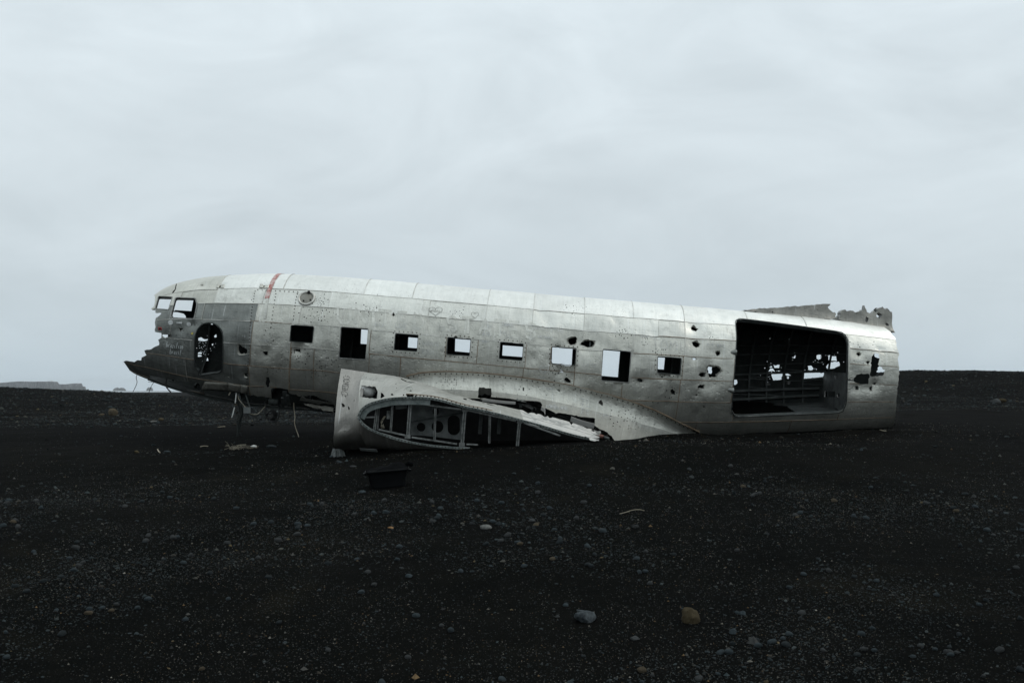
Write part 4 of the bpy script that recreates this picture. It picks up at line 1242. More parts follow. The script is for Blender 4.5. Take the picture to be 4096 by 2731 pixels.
fin(Z(7, (300, 160), (430, 148), (720, 125), (1000, 105), (1150, 92), (1200, 94), (1190, 110), (1170, 125), (1180, 150), (1210, 170), (1235, 190), (1245, 178), (1252, 200), (1240, 225), (1262, 252), (1000, 250), (720, 218), (520, 195)), 'dorsal_fin', 0.10, 61,
    [cpoly(7, ((575, 182), (590, 172), (600, 184), (588, 190))), cpoly(7, ((925, 165), (937, 163), (933, 174))), cpoly(7, ((1098, 115), (1110, 114), (1106, 126)))] + [cpoly(7, ((a, b), (a + 9, b - 2), (a + 6, b + 9))) for a, b in ((560, 172), (605, 186), (640, 188), (700, 190), (870, 134), (925, 142), (945, 130), (1005, 146), (1022, 172), (1135, 140), (545, 168))])
fin(Z('F', (340, 575), (375, 490), (420, 420), (410, 380), (450, 320), (520, 285), (560, 295), (600, 340), (690, 330), (700, 312), (790, 320), (850, 370), (940, 350), (1040, 320), (1050, 288), (1110, 290), (1112, 210), (1127, 155), (1150, 220), (1190, 300), (1210, 355),
           (1260, 385), (1340, 395), (1390, 345), (1420, 315), (1450, 400), (1470, 355), (1530, 340), (1510, 275), (1570, 235), (1640, 222), (1695, 225), (1730, 280), (1790, 245), (1800, 285), (1870, 320), (1900, 350), (1938, 352), (1935, 560), (1915, 720), (1925, 880), (1960, 960), (1700, 900), (1200, 770), (800, 690), (450, 610)), 'dorsal_fin', 0.12, 62,
    [cpoly('F', ((1110, 600), (1160, 490), (1235, 530), (1200, 640), (1150, 668))), cpoly('F', ((1720, 690), (1760, 670), (1825, 720), (1790, 775), (1730, 750))), cpoly('F', ((1460, 480), (1500, 390), (1560, 370), (1640, 430), (1600, 520), (1545, 545)))])
# crumpled dark flap curling out of the torn fin
g = Geo()
for k in range(7):
    c = at(3505 + k * 7, 1240 + (k % 3) * 7, 20.35 + 0.05 * (k % 2))
    a = rng.normal(0, 1, 3); a /= np.linalg.norm(a)
    p = [c + 0.07 * np.array([math.cos(t), 0.5 * math.sin(2 * t), math.sin(t)]) * rng.uniform(0.6, 1.2) for t in np.linspace(0, 2 * math.pi, 6, endpoint=False)]
    g.add([c + np.array([0, -0.03, 0])] + p, [(0, 1 + i, 1 + (i + 1) % 6) for i in range(6)])
g.build('crumpled_flap', M['rib'], plane, BASE)

# ------------------------------------------------------------------ wing fillet along the fuselage side
up_px = np.array([(1612, 1508), (1680, 1491), (1782, 1485), (1900, 1489), (2000, 1498), (2150, 1518), (2300, 1545), (2500, 1596), (2620, 1640), (2740, 1698), (2812, 1733)], float)
lo_px = np.array([(1640, 1560, 18.6), (1700, 1572, 18.35), (1773, 1583, 18.3), (1900, 1593, 18.3), (2020, 1596, 18.3), (2164, 1626, 18.28), (2300, 1690, 18.2), (2470, 1768, 18.05), (2600, 1762, 18.6), (2740, 1752, 19.1), (2830, 1748, 19.4)], float)
U = smooth_line(up_px, 10); L = smooth_line(lo_px, 10)
Usv = P2SV(U)
def fillet(u, v, lift=0.0):
    """u 0..1 along, v 0 (fuselage) .. 1 (flared edge)"""
    k = np.asarray(u) * (len(U) - 1)
    s = np.interp(k, np.arange(len(U)), Usv[:, 0]); w = np.interp(k, np.arange(len(U)), Usv[:, 1])
    A = fus(s, w, 0.018, False)
    T = fus(s, w - 0.25, 0.018, False) - A
    Lp = np.stack([np.interp(k, np.arange(len(L)), L[:, i]) for i in range(3)], -1)
    B = at(Lp[:, 0], Lp[:, 1], Lp[:, 2])
    t = np.asarray(v)[:, None]
    C1 = A + T * 1.15
    C2 = (A + T * 2.5) * 0.70 + B * 0.30
    P = (1 - t) ** 3 * A + 3 * t * (1 - t) ** 2 * C1 + 3 * t ** 2 * (1 - t) * C2 + t ** 3 * B
    dn = 0.006 * fbm(np.asarray(u) * 22, t[:, 0] * 4, 31, 4)
    return P + (np.array([0, -0.8, 0.6]) * (lift + dn[:, None]))
def inv_surf(sf, pts, nu=260, nv=80):
    a, b = np.meshgrid(np.linspace(0, 1, nu), np.linspace(0, 1, nv), indexing='ij')
    pr = project(sf(a.ravel(), b.ravel()))
    out = []
    for p in np.asarray(pts):
        i = np.argmin(((pr - p) ** 2).sum(1))
        out.append((a.ravel()[i], b.ravel()[i]))
    return np.array(out)
fh = [Z(4, (622, 440), (635, 320), (775, 335), (780, 430), (720, 450)), Z(4, (780, 432), (1000, 455), (1365, 492), (1370, 590), (1345, 600), (900, 600), (700, 600), (650, 470)),
      Z(4, (1375, 592), (1700, 640), (2003, 686), (2000, 770), (2060, 815), (2150, 850), (2225, 937), (2240, 990), (1900, 1000), (1400, 900)),
      Z(6, (475, 1090), (510, 1070), (527, 1100), (522, 1135), (480, 1110)), Z(4, (1095, 345), (1120, 330), (1120, 352)), Z(4, (1150, 320), (1172, 320), (1172, 358), (1155, 355)), Z(4, (1545, 345), (1580, 345), (1585, 375))]
fholes = [inv_surf(fillet, ragged(p, 1.0, 9, 700 + i)) for i, p in enumerate(fh)]
for k in range(150):
    c = (rng.normal(1800, 26), rng.normal(1520, 17)) if k < 60 else ((rng.normal(2530, 60), rng.normal(1660, 32)) if k < 120 else (rng.uniform(1850, 2450), rng.uniform(1530, 1600)))
    q = inv_surf(fillet, [c], 130, 60)[0]
    if 0.02 < q[0] < 0.98 and 0.05 < q[1] < 0.95:
        a = np.linspace(0, 2 * math.pi, 6, endpoint=False)
        fholes.append(np.stack([q[0] + 0.0016 * np.cos(a), q[1] + 0.011 * np.sin(a)], -1))
# the fillet is riveted together from several panels
cuts = [0.0, 0.155, 0.36, 0.50, 0.63, 0.76, 1.0]
vc = [0.0, 0.42, 1.0]
fillet_first = None
for i in range(len(cuts) - 1):
    for j in range(2):
        rect = (cuts[i] * 1.0 - 0.0015, cuts[i + 1] + 0.0015, vc[j] - 0.006 * j, vc[j + 1] + 0.006 * (1 - j))
        sc = np.array([8.0, 1.0])
        def sf(u, v, lift=0.0, i=i, j=j):
            return fillet(u / 8.0, v, lift + 0.004 * ((i + j) % 2))
        uv, tri = cdt_sheet((rect[0] * 8, rect[1] * 8, rect[2], rect[3]), 0.09, [h * sc for h in fholes])
        if tri is None:
            continue
        v_, f_, u_, m_ = sheet_mesh('fillet_panel', sf, uv, tri, 0.004)
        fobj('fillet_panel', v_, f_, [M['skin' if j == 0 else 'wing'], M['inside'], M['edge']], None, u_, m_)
seam(plane, Usv[2:-2], 0.013, M['rust'], 0.026)
rivets(along(Usv[2:-2] - np.array([0, 0.035]), 0.105), 0.0115, M['rivet'], plane, 'rivet_row', 0.04)

# ------------------------------------------------------------------ wing stub and nacelle fairing
A_px = np.array([(1468, 1489, 17.6), (1530, 1497, 17.6), (1600, 1508, 17.6), (1700, 1535, 17.6), (1760, 1553, 17.6), (1830, 1578, 17.6), (1900, 1601, 17.6), (1980, 1616, 17.6), (2065, 1636, 17.6), (2180, 1662, 17.6), (2300, 1694, 17.6), (2400, 1728, 17.6)], float)
B_px = np.array([(1437, 1668, 16.27), (1452, 1640, 16.27), (1485, 1618, 16.27), (1555, 1600, 16.27), (1640, 1595, 16.27), (1735, 1600, 16.27), (1850, 1630, 16.27), (1960, 1653, 16.3), (2080, 1684, 16.35), (2180, 1712, 16.45), (2290, 1744, 16.6), (2395, 1768, 16.8)], float)
Ac, Bc = smooth_line(A_px, 8), smooth_line(B_px, 8)
def curve3(C, k):
    q = np.stack([np.interp(k, np.arange(len(C)), C[:, i]) for i in range(3)], -1)
    return at(q[:, 0], q[:, 1], q[:, 2])
def wing_top(u, v, lift=0.0):
    k = np.asarray(u) * (len(Ac) - 1)
    A, B = curve3(Ac, k), curve3(Bc, k)
    t = np.asarray(v)[:, None] * math.pi / 2
    # quarter ellipse while it is nacelle, flat where it is only wing
    bulge = np.clip(1 - np.asarray(u) / 0.72, 0, 1)[:, None] ** 0.6
    e = np.stack([A[:, 0] * 0, A[:, 1] * 0, A[:, 2] * 0], -1)
    ell = np.concatenate([A[:, :1] + (B - A)[:, :1] * (1 - np.cos(t)), A[:, 1:2] + (B - A)[:, 1:2] * np.sin(t), A[:, 2:] + (B - A)[:, 2:] * (1 - np.cos(t))], 1)
    fla = A + (B - A) * np.asarray(v)[:, None]
    P = ell * bulge + fla * (1 - bulge)
    dn = 0.006 * fbm(np.asarray(u) * 16, np.asarray(v) * 5, 51, 4) - 0.05 * np.exp(-(((np.asarray(u) - 0.42) / 0.05) ** 2 + ((np.asarray(v) - 0.12) / 0.2) ** 2))
    return P + np.array([0, -0.6, 0.8]) * (lift + dn[:, None])
wh = [Z(3, (520, 548), (545, 380), (755, 402), (785, 478), (775, 578), (700, 572)), Z(3, (835, 490), (870, 500), (895, 545), (830, 580)), Z(3, (985, 505), (1015, 500), (1015, 525), (985, 522)),
      Z(3, (1200, 430), (1225, 400), (1262, 408), (1300, 405), (1315, 440), (1290, 465), (1225, 462)), Z(3, (1215, 505), (1320, 505), (1322, 560), (1228, 560)), Z(3, (1340, 530), (1362, 535), (1355, 560), (1340, 560)),
      Z(3, (1120, 265), (1160, 285), (1230, 318), (1280, 322), (1365, 332), (1310, 348), (1250, 335), (1190, 318), (1150, 300)), Z(3, (2065, 565), (2120, 580), (2115, 598), (2070, 585)), Z(4, (660, 497), (760, 515), (830, 540), (740, 520)), Z(4, (2000, 800), (1940, 830), (1990, 845))]
wholes = [inv_surf(wing_top, ragged(p, 0.8, 8, 800 + i)) for i, p in enumerate(wh)]
for k in range(26):                                  # ragged bites along the torn edges
    u0, e = rng.uniform(0.50, 1.0), (1.0 if k % 3 else 0.0)
    du, dv = rng.uniform(0.004, 0.018), rng.uniform(0.05, 0.24) * (0.5 if u0 < 0.7 else 1.0)
    wholes.append(np.array([(u0 - du, e - 0.03 if e == 0 else 1.03), (u0 + rng.uniform(-.4, .4) * du, (e + dv if e == 0 else e - dv)), (u0 + du * .5, (e + dv * .6 if e == 0 else e - dv * .7)), (u0 + du, e - 0.03 if e == 0 else 1.03)]))
for k in range(6):
    v0 = k / 6
    wholes.append(np.array([(1.01, v0), (1.01, v0 + 0.17), (1 - rng.uniform(.006, .03), v0 + rng.uniform(.03, .14))]))
for zx, zy in [(580, 252), (608, 252), (620, 262), (675, 278), (725, 292), (765, 275)] + [(rng.uniform(1000, 1900), rng.uniform(350, 560)) for _ in range(14)]:
    q = inv_surf(wing_top, Z(3, (zx, zy)))[0]
    a = np.linspace(0, 2 * math.pi, 6, endpoint=False)
    wholes.append(np.stack([q[0] + 0.0022 * np.cos(a), q[1] + 0.011 * np.sin(a)], -1))
wing = None
for i, (u0, u1, v0, v1, mt) in enumerate(((0, 0.46, 0, 0.40, 'wing'), (0, 0.46, 0.40, 1, 'wing'), (0.46, 0.74, 0, 1, 'wing'), (0.74, 1.0, 0, 0.5, 'flaked'), (0.74, 1.0, 0.5, 1, 'flaked'))):
    def sf(u, v, lift=0.0, i=i):
        return wing_top(u / 5.0, v, lift + 0.004 * (i % 2))
    uv, tri = cdt_sheet((u0 * 5, u1 * 5 + 0.01, v0, v1), 0.07, [h * np.array([5.0, 1.0]) for h in wholes])
    v_, f_, u_, m_ = sheet_mesh('wing_skin', sf, uv, tri, 0.005)
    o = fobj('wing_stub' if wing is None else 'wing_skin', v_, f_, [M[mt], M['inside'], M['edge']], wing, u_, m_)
    wing = wing or o
# leading-edge cowling panel in front of it
Lc = smooth_line([(1365, 1474, 17.7), (1353, 1545, 16.95), (1343, 1640, 16.5), (1337, 1720, 16.38), (1335, 1772, 16.55), (1342, 1803, 17.0)], 8)
Rc = smooth_line([(1468, 1489, 17.6), (1458, 1540, 16.85), (1446, 1600, 16.42), (1437, 1668, 16.27), (1447, 1740, 16.4), (1480, 1795, 17.0)], 8)
def cowl(u, v, lift=0.0):
    k = np.asarray(v) * (len(Lc) - 1)
    A, B = curve3(Lc, k), curve3(Rc, k)
    P = A + (B - A) * np.asarray(u)[:, None]
    u, v = np.asarray(u), np.asarray(v)
    dn = 0.010 * fbm(u * 3, v * 7, 71, 4)
    for cu, cv, ru, rv_, dd in ((0.33, 0.60, 0.25, 0.05, 0.05), (0.55, 0.66, 0.16, 0.04, 0.04), (0.62, 0.545, 0.2, 0.035, 0.03), (0.25, 0.72, 0.5, 0.03, -0.035), (0.5, 0.90, 0.6, 0.03, 0.05), (0.4, 0.86, 0.5, 0.02, -0.04)):
        dn = dn - dd * np.exp(-((u - cu) / ru) ** 2 - ((v - cv) / rv_) ** 2)
    return P + np.array([-0.3, -0.9, 0.2]) * (lift + dn[:, None])
ch = [inv_surf(cowl, ragged(Z(3, *p), 0.5, 5, 900 + i)) for i, p in enumerate((((245, 650), (275, 645), (300, 680), (285, 700), (255, 698)), ((340, 690), (365, 700), (372, 742), (352, 745)), ((425, 602), (445, 600), (440, 618))))]
uv, tri = cdt_sheet((0, 1, 0, 1), 0.06, ch)
def cowl2(u, v, lift=0.0):
    return cowl(u, v, lift)
v_, f_, u_, m_ = sheet_mesh('cowling', cowl2, uv, tri, 0.006)
u_ = u_ * np.array([0.5, 1.5])
fobj('cowling', v_, f_, [M['cowl'], M['inside'], M['edge']], wing, u_, m_)
# lower wing skin
Bl = smooth_line([(1437, 1668, 16.27), (1462, 1700, 16.27), (1515, 1727, 16.27), (1600, 1755, 16.27), (1700, 1774, 16.27), (1790, 1784, 16.27), (1880, 1790, 16.27)], 8)
Cl = smooth_line([(1447, 1740, 16.4), (1480, 1795, 17.0), (1560, 1800, 17.2), (1640, 1800, 17.2), (1720, 1800, 17.2), (1800, 1803, 17.2), (1880, 1806, 17.2)], 8)
def wing_low(u, v, lift=0.0):
    k = np.asarray(u) * (len(Bl) - 1)
    A, B = curve3(Bl, k), curve3(Cl, k)
    t = np.asarray(v)[:, None]
    P = A + (B - A) * t + np.array([0, -0.05, -0.10]) * np.sin(t * math.pi)
    return P + np.array([0, -0.5, -0.8]) * (lift + 0.012 * fbm(np.asarray(u) * 9, np.asarray(v) * 3, 91, 3)[:, None])
uv, tri = cdt_sheet((0, 1, 0, 1), 0.06, [])
v_, f_, u_, m_ = sheet_mesh('wing_skin', wing_low, uv, tri, 0.006)
fobj('wing_skin', v_, f_, [M['cowl'], M['inside'], M['edge']], wing, u_ * np.array([2, 0.6]), m_)
def wadd(g, name, mat, smooth=False, parent=None):
    return g.build(name, M[mat], parent or wing, BASE, smooth)
# bolted attachment flange round the open end, top and bottom
def flange(C, name, w, inward, d0=16.22):
    c = C.copy(); c[:, 2] = c[:, 2] - 0.05
    p = at(c[:, 0], c[:, 1], c[:, 2])
    d = np.gradient(p, axis=0); d /= np.linalg.norm(d, axis=1, keepdims=True)
    td = np.tile(np.array([0, 1.0, 0]), (len(p), 1))
    wd = np.cross(d, td) * inward; wd /= np.linalg.norm(wd, axis=1, keepdims=True)
    o = wadd(Geo().strip(p + wd * w * 0.5, wd, td, w, 0.035), name, 'green')
    gb = Geo()
    dist = np.concatenate([[0], np.cumsum(np.linalg.norm(np.diff(p, axis=0), axis=1))])
    for s in np.arange(0.04, dist[-1], 0.055):
        q = np.array([np.interp(s, dist, (p + wd * w * 0.5)[:, i]) for i in range(3)]) + np.array([0, -0.019, 0])
        gb.bar(q, q + np.array([0, -0.006, 0]), (1, 0, 0), 0.016, 0.016)
    stuff(wadd(gb, 'bolt_row', 'rivet', parent=o))
flange(Bc[:86], 'attachment_flange', 0.036, 1)
flange(Bl, 'attachment_flange', 0.034, -1)
# doubler plate outside the flange at the leading edge
dp = Bc[:40].copy(); dp[:, 2] -= 0.03
p = at(dp[:, 0], dp[:, 1], dp[:, 2]); d = np.gradient(p, axis=0); d /= np.linalg.norm(d, axis=1, keepdims=True)
td = np.tile(np.array([0, 1.0, 0]), (len(p), 1)); wd = -np.cross(d, td); wd /= np.linalg.norm(wd, axis=1, keepdims=True)
wadd(Geo().strip(p + wd * 0.05, wd, td, 0.09, 0.008), 'doubler_plate', 'green')
# row of bolts with a rust-brown line above the flange
gb = Geo()
for f in np.linspace(0.30, 0.62, 22):
    q = wing_top(np.array([f]), np.array([0.80]))[0] + np.array([0, -0.006, 0.01])
    gb.bar(q, q + np.array([0, -0.008, 0.004]), (1, 0, 0), 0.02, 0.02)
stuff(wadd(gb, 'bolt_row', 'rivet'))
ql = wing_top(np.linspace(0.30, 0.64, 30), np.full(30, 0.74)) + np.array([0, -0.006, 0.008])
wadd(Geo().tube(ql, 0.007, 4), 'seam_strip', 'rust')
# posts of the open end rib
for x0, y0, x1, y1, w, big in ((1508, 1626, 1498, 1718, 0.042, 0), (1517, 1624, 1510, 1718, 0.02, 0), (1570, 1614, 1563, 1726, 0.034, 0), (1641.5, 1606, 1631, 1750, 0.056, 1), (1742, 1620, 1738, 1762, 0.036, 0), (1860, 1634, 1848, 1782, 0.056, 1), (1960, 1657, 1957, 1772, 0.036, 0), (2079, 1680, 2069, 1785, 0.052, 1)):
    a, b = at(x0, y0, 16.36), at(x1, y1, 16.36)
    o = wadd(Geo().bar(a, b, (1, 0, 0), w, 0.02).bar(a + np.array([0, .03, 0]), b + np.array([0, .03, 0]), (1, 0, 0), w * 0.35, 0.06), 'rib_post', 'strut')
    wadd(Geo().bar(a + np.array([0, -0.014, 0]), b + np.array([0, -0.014, 0]), (1, 0, 0), w * 0.16, 0.008), 'post_groove', 'inside', parent=o)
    if big:
        wadd(Geo().bar(a + np.array([0, -.022, -.05]), a + np.array([0, -.022, 0.015]), (1, 0, 0), w * 1.7, 0.018), 'end_plate', 'strut', parent=o)
        if x0 < 2000:
            wadd(Geo().bar(b + np.array([0, -.022, .05]), b + np.array([0, -.022, -0.015]), (1, 0, 0), w * 1.7, 0.018), 'end_plate', 'strut', parent=o)
for x0, y0, x1, y1 in ((1655, 1613, 1845, 1637), (1870, 1640, 2064, 1683), (2095, 1690, 2241, 1742), (1647, 1748, 1828, 1775), (1866, 1776, 1912, 1778), (1515, 1717, 1620, 1740), (1462, 1668, 1500, 1668)):
    wadd(Geo().bar(at(x0, y0, 16.33), at(x1, y1, 16.33), (0, 0, 1), 0.026, 0.03), 'rib_rail', 'strut')
# inner rib plate with lightening holes, and the dark spar behind
def ribplate(u, v, lift=0.0):
    return at(u * 100, v * 100, np.full(len(u), 17.0)) + np.array([0, -1.0, 0]) * (np.asarray(lift) + 0.0)
circ = lambda x, y, rx, ry: np.stack([(x + rx * np.cos(aa)) / 100, (y + ry * np.sin(aa)) / 100], -1)
plo = np.array([(16.30, 16.0), (18.62, 16.0), (18.62, 16.40), (16.30, 16.06)])
uv, tri = cdt_sheet((16.38, 18.58, 16.02, 17.70), 0.1, [circ(1684, 1708, 18, 18), circ(1750, 1706, 24, 24), np.array([(18.15 + 0.25 * math.cos(t) , 17.0 + 0.24 * math.sin(t) + (0.16 if math.sin(t) > 0 else -0.16)) for t in np.linspace(0.05, 2 * math.pi + 0.05, 20, endpoint=False)]), circ(1743, 1646, 13, 15),
                        np.array([(16.3, 15.9), (18.7, 15.9), (18.7, 16.42), (17.4, 16.15), (16.3, 16.05)]), np.array([(16.3, 17.40), (17.0, 17.42), (18.7, 17.62), (18.7, 17.8), (16.3, 17.8)])])
v_, f_, u_, m_ = sheet_mesh('rib_plate', ribplate, uv, tri, 0.02)
fobj('rib_plate', v_, f_, [M['bulkhead'], M['inside'], M['edge']], wing, u_, m_)
wadd(Geo().bar(at(1640, 1688, 16.95), at(1850, 1650, 16.95), (0, 0, 1), 0.03, 0.02), 'rib_stiffener', 'rib')
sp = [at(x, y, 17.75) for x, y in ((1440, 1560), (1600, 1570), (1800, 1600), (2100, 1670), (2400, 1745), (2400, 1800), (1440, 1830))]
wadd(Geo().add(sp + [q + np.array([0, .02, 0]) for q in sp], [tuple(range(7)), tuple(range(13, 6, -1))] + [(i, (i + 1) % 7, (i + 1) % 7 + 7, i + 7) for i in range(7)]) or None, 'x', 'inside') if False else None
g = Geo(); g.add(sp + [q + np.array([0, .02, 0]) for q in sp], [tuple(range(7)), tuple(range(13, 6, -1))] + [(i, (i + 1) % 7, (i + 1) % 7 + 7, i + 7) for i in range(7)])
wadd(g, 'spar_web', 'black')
for x in (1925, 2000):
    wadd(Geo().bar(at(x, 1655, 17.0), at(x - 6, 1735, 17.0), (1, 0, 0), 0.06, 0.03), 'inner_post', 'rib')
# junction box, wires, and the white pipe in the nacelle opening
wadd(Geo().bar(at(1583, 1626, 16.6), at(1626, 1622, 16.6), (0, 0, 1), 0.09, 0.05), 'junction_box', 'bulkhead')
wadd(Geo().bar(at(1553, 1643, 16.5), at(1553, 1675, 16.5), (1, 0, 0), 0.05, 0.02), 'tag_plate', 'strut')
for k in range(4):
    wadd(Geo().tube(smooth_line([at(1543 - k * 2, 1664, 16.5), at(1533 - k * 3, 1680 + k * 2, 16.48), at(1524 + k * 2, 1702, 16.48), at(1528 + k * 3, 1712, 16.5), at(1533, 1695 + k, 16.5)], 5), 0.0045, 5), 'loose_wire', 'palecable', True)
pp = smooth_line([at(1446, 1569, 16.86), at(1466, 1567, 16.80), at(1490, 1563, 16.78), at(1507, 1560, 16.80)], 6)
g = Geo().tube(pp, np.concatenate([np.full(len(pp) - 8, 0.10), np.linspace(0.10, 0.012, 8) ** 1.0]), 14)
wadd(g, 'white_duct', 'white', True)
for x in (1512, 1521):
    wadd(Geo().bar(at(x, 1566, 16.75), at(x - 3, 1598, 16.45), (1, 0, 0), 0.022, 0.03), 'rib_post', 'strut')
# crumpled skin lying under the leading edge
g = Geo()
for k in range(5):
    x0 = 1328 + k * 8
    a = [at(x0, 1795 + rng.uniform(-6, 6), 16.6), at(x0 + 14, 1800 + rng.uniform(-8, 4), 16.45), at(x0 + 16 + k, 1832 + rng.uniform(-8, 4) - k * 0.9, 16.2), at(x0 - 6 + 2 * k, 1836 + rng.uniform(-6, 4) - k * 1.2, 16.3)]
    a = [q + np.array([0, rng.uniform(-.06, .06), 0]) for q in a]
    g.add(a + [q + np.array([0, 0.012, 0.004]) for q in a], [(0, 1, 2, 3), (7, 6, 5, 4), (0, 4, 5, 1), (1, 5, 6, 2), (2, 6, 7, 3), (3, 7, 4, 0)])
wadd(g, 'crumpled_skin', 'rib')
for a, b in (((1440, 1797), (1508, 1802)),):
    wadd(Geo().bar(at(a[0], a[1], 16.3), at(b[0], b[1], 16.15), (0.3, -0.7, 0.6), 0.05, 0.006), 'bent_strip', 'bulkhead')
# trailing torn strips and the pipes in the wing root gap
for pts, w in (([(2165, 1632, 18.1), (2178, 1642, 18.05), (2180, 1660, 18.0)], 0.08), ([(2283, 1675, 18.0), (2330, 1692, 17.95), (2377, 1704, 17.95)], 0.10), ([(2062, 1612, 18.0), (1990, 1606, 18.0), (1930, 1598, 17.95)], 0.05), ([(2360, 1740, 17.6), (2390, 1732, 17.4), (2402, 1727, 17.3)], 0.05)):
    p = smooth_line([at(*q) for q in pts], 5)
    d = np.gradient(p, axis=0); d /= np.linalg.norm(d, axis=1, keepdims=True)
    wd = np.tile(np.array([0, -0.4, 0.9]), (len(p), 1)); wd -= d * (wd * d).sum(1, keepdims=True); wd /= np.linalg.norm(wd, axis=1, keepdims=True)
    wadd(Geo().strip(p, wd, np.cross(d, wd), w, 0.006), 'torn_strip', 'flaked')
for dy in (0, 7):
    wadd(Geo().tube(smooth_line([at(2068, 1598 + dy, 18.6), at(2100, 1614 + dy, 18.5), at(2132, 1634 + dy * 0.3, 18.4)], 5), 0.022, 8), 'pipe', 'strut', True)
wadd(Geo().tube(smooth_line([at(2085, 1599, 18.45), (at(2125, 1622, 18.4)), at(2142, 1632, 18.4), at(2143, 1640, 18.4)], 5), 0.008, 6), 'thin_pipe', 'strut', True)
wadd(Geo().bar(at(2080, 1600, 18.5), at(2083, 1630, 18.5), (1, 0, 0), 0.05, 0.02), 'root_post', 'rib')
wadd(Geo().tube([at(2385, 1740, 17.7), at(2412, 1747, 17.6)], 0.035, 8), 'red_tube', 'brick', True)
wadd(Geo().tube([at(2415, 1748, 17.6), at(2436, 1755, 17.6)], 0.03, 8), 'stub_tube', 'rib', True)

# ------------------------------------------------------------------ gear hanging below the nose
def hang(pts, r, mat, name, n=6):
    return Geo().tube(smooth_line([at(*p) for p in pts], 6), r, n).build(name, M[mat], plane, BASE, True)
hang([(550, 1492, 20.0), (545, 1510, 20.0), (548, 1530, 20), (538, 1555, 20), (532, 1566, 20)], 0.006, 'cable', 'hanging_wire')
hang([(617, 1526, 20.0), (605, 1545, 20), (592, 1578, 20)], 0.006, 'cable', 'hanging_wire')
hang([(592, 1527, 20.0), (617, 1528, 20)], 0.005, 'cable', 'hanging_wire')
hang([(667, 1510, 20.0), (664, 1540, 20), (672, 1556, 20), (684, 1569, 20)], 0.014, 'cable', 'hanging_cable')
for a, b, w in (((952, 1572, 19.9), (982, 1650, 19.9), 0.04), ((983, 1578, 19.9), (1004, 1640, 19.9), 0.03)):
    Geo().bar(at(*a), at(*b), (1, 0, 0), w * 0.7, 0.02).build('hanging_bracket', M['rib'], plane, BASE)
Geo().bar(at(974, 1640, 19.85), at(1002, 1640, 19.85), (0.2, 0, 1), 0.12, 0.012).build('hinge_plate', M['bulkhead'], plane, BASE)
for pts, r in (([(960, 1580, 20), (962, 1620, 20), (968, 1650, 20), (955, 1690, 20), (953, 1720, 20), (951, 1746, 20)], 0.035), ([(950, 1600, 20), (958, 1640, 20), (962, 1670, 20), (951, 1700, 20), (948, 1680, 20)], 0.016), ([(966, 1610, 20), (964, 1690, 20), (958, 1720, 20), (966, 1746, 20)], 0.012)):
    hang(pts, r * 0.8, 'inside', 'broken_strut', 7)
hang([(952, 1570, 19.95), (955, 1595, 19.9), (975, 1620, 19.9), (990, 1640, 19.9), (1000, 1653, 19.9), (1020, 1657, 19.95), (1035, 1652, 20), (1062, 1624, 20.1)], 0.010, 'palecable', 'hanging_wire')
hang([(938, 1629, 19.9), (934, 1645, 19.9), (932, 1655, 19.9), (927, 1670, 19.9)], 0.011, 'white', 'torn_cord')
hang([(946, 1570, 19.9), (944, 1585, 19.9), (941, 1612, 19.9)], 0.012, 'white', 'torn_cord')
hang([(915, 1580, 19.9), (920, 1572, 19.9), (922, 1568, 19.9)], 0.012, 'palecable', 'torn_cord')
hang([(1175, 1610, 19.9), (1176, 1635, 19.9), (1180, 1665, 19.8), (1178, 1690, 19.7), (1184, 1715, 19.6), (1193, 1740, 19.5), (1196, 1765, 19.4), (1190, 1787, 19.3)], 0.007, 'palecable', 'hanging_wire')
hang([(1195, 1640, 19.9), (1180, 1660, 19.9), (1160, 1685, 19.9)], 0.005, 'cable', 'hanging_wire')
hang([(980, 1650, 19.9), (996, 1672, 19.9), (985, 1688, 19.9), (970, 1695, 19.9)], 0.006, 'cable', 'hanging_wire')
for k in range(5):
    a = np.linspace(0, 2 * math.pi, 22)
    c = at(1080 + k, 1661 + k % 2, 19.85 + 0.03 * k)
    r = 0.062 + 0.009 * k
    Geo().tube([c + np.array([r * math.cos(t) + 0.006 * k, 0.02 * math.sin(t * 2 + k), (r + .008) * math.sin(t)]) for t in a], 0.014, 6).build('cable_coil', M['cable'], plane, BASE, True)
hang([(1064, 1615, 19.9), (1063, 1640, 19.85), (1066, 1665, 19.85), (1085, 1683, 19.85), (1100, 1684, 19.85), (1112, 1676, 19.85), (1116, 1655, 19.85), (1114, 1620, 19.9)], 0.015, 'cable', 'hanging_cable')
Geo().tube([at(1076, 1606, 19.75), at(1112, 1610, 19.75)], 0.06, 12).build('actuator', M['inside'], plane, BASE, True)
for a, b, w in (((1138, 1565, 19.7), (1142, 1622, 19.9), 0.08), ((1150, 1580, 19.7), (1154, 1618, 19.9), 0.06), ((1128, 1590, 19.7), (1132, 1628, 19.9), 0.04)):
    Geo().bar(at(*a), at(*b), (1, 0, 0), w, 0.03).build('hanging_bracket', M['rib'], plane, BASE)
# ragged pale sheet along the belly beside the wing
q = Z(8, (1620, 515), (1700, 525), (1800, 545), (1900, 565), (2000, 570), (2095, 590), (2095, 655), (2010, 640), (1930, 640), (1890, 600), (1810, 595), (1740, 575), (1650, 550))
qq = [at(x, y, 20.0) for x, y in ragged(q, 1.2, 8, 77)]
g = Geo(); n = len(qq)
g.add(qq + [p + np.array([0, .01, 0]) for p in qq], [tuple(range(n)), tuple(range(2 * n - 1, n - 1, -1))] + [(i, (i + 1) % n, (i + 1) % n + n, i + n) for i in range(n)])
g.build('torn_sheet', M['dirtypatch'], plane, BASE)
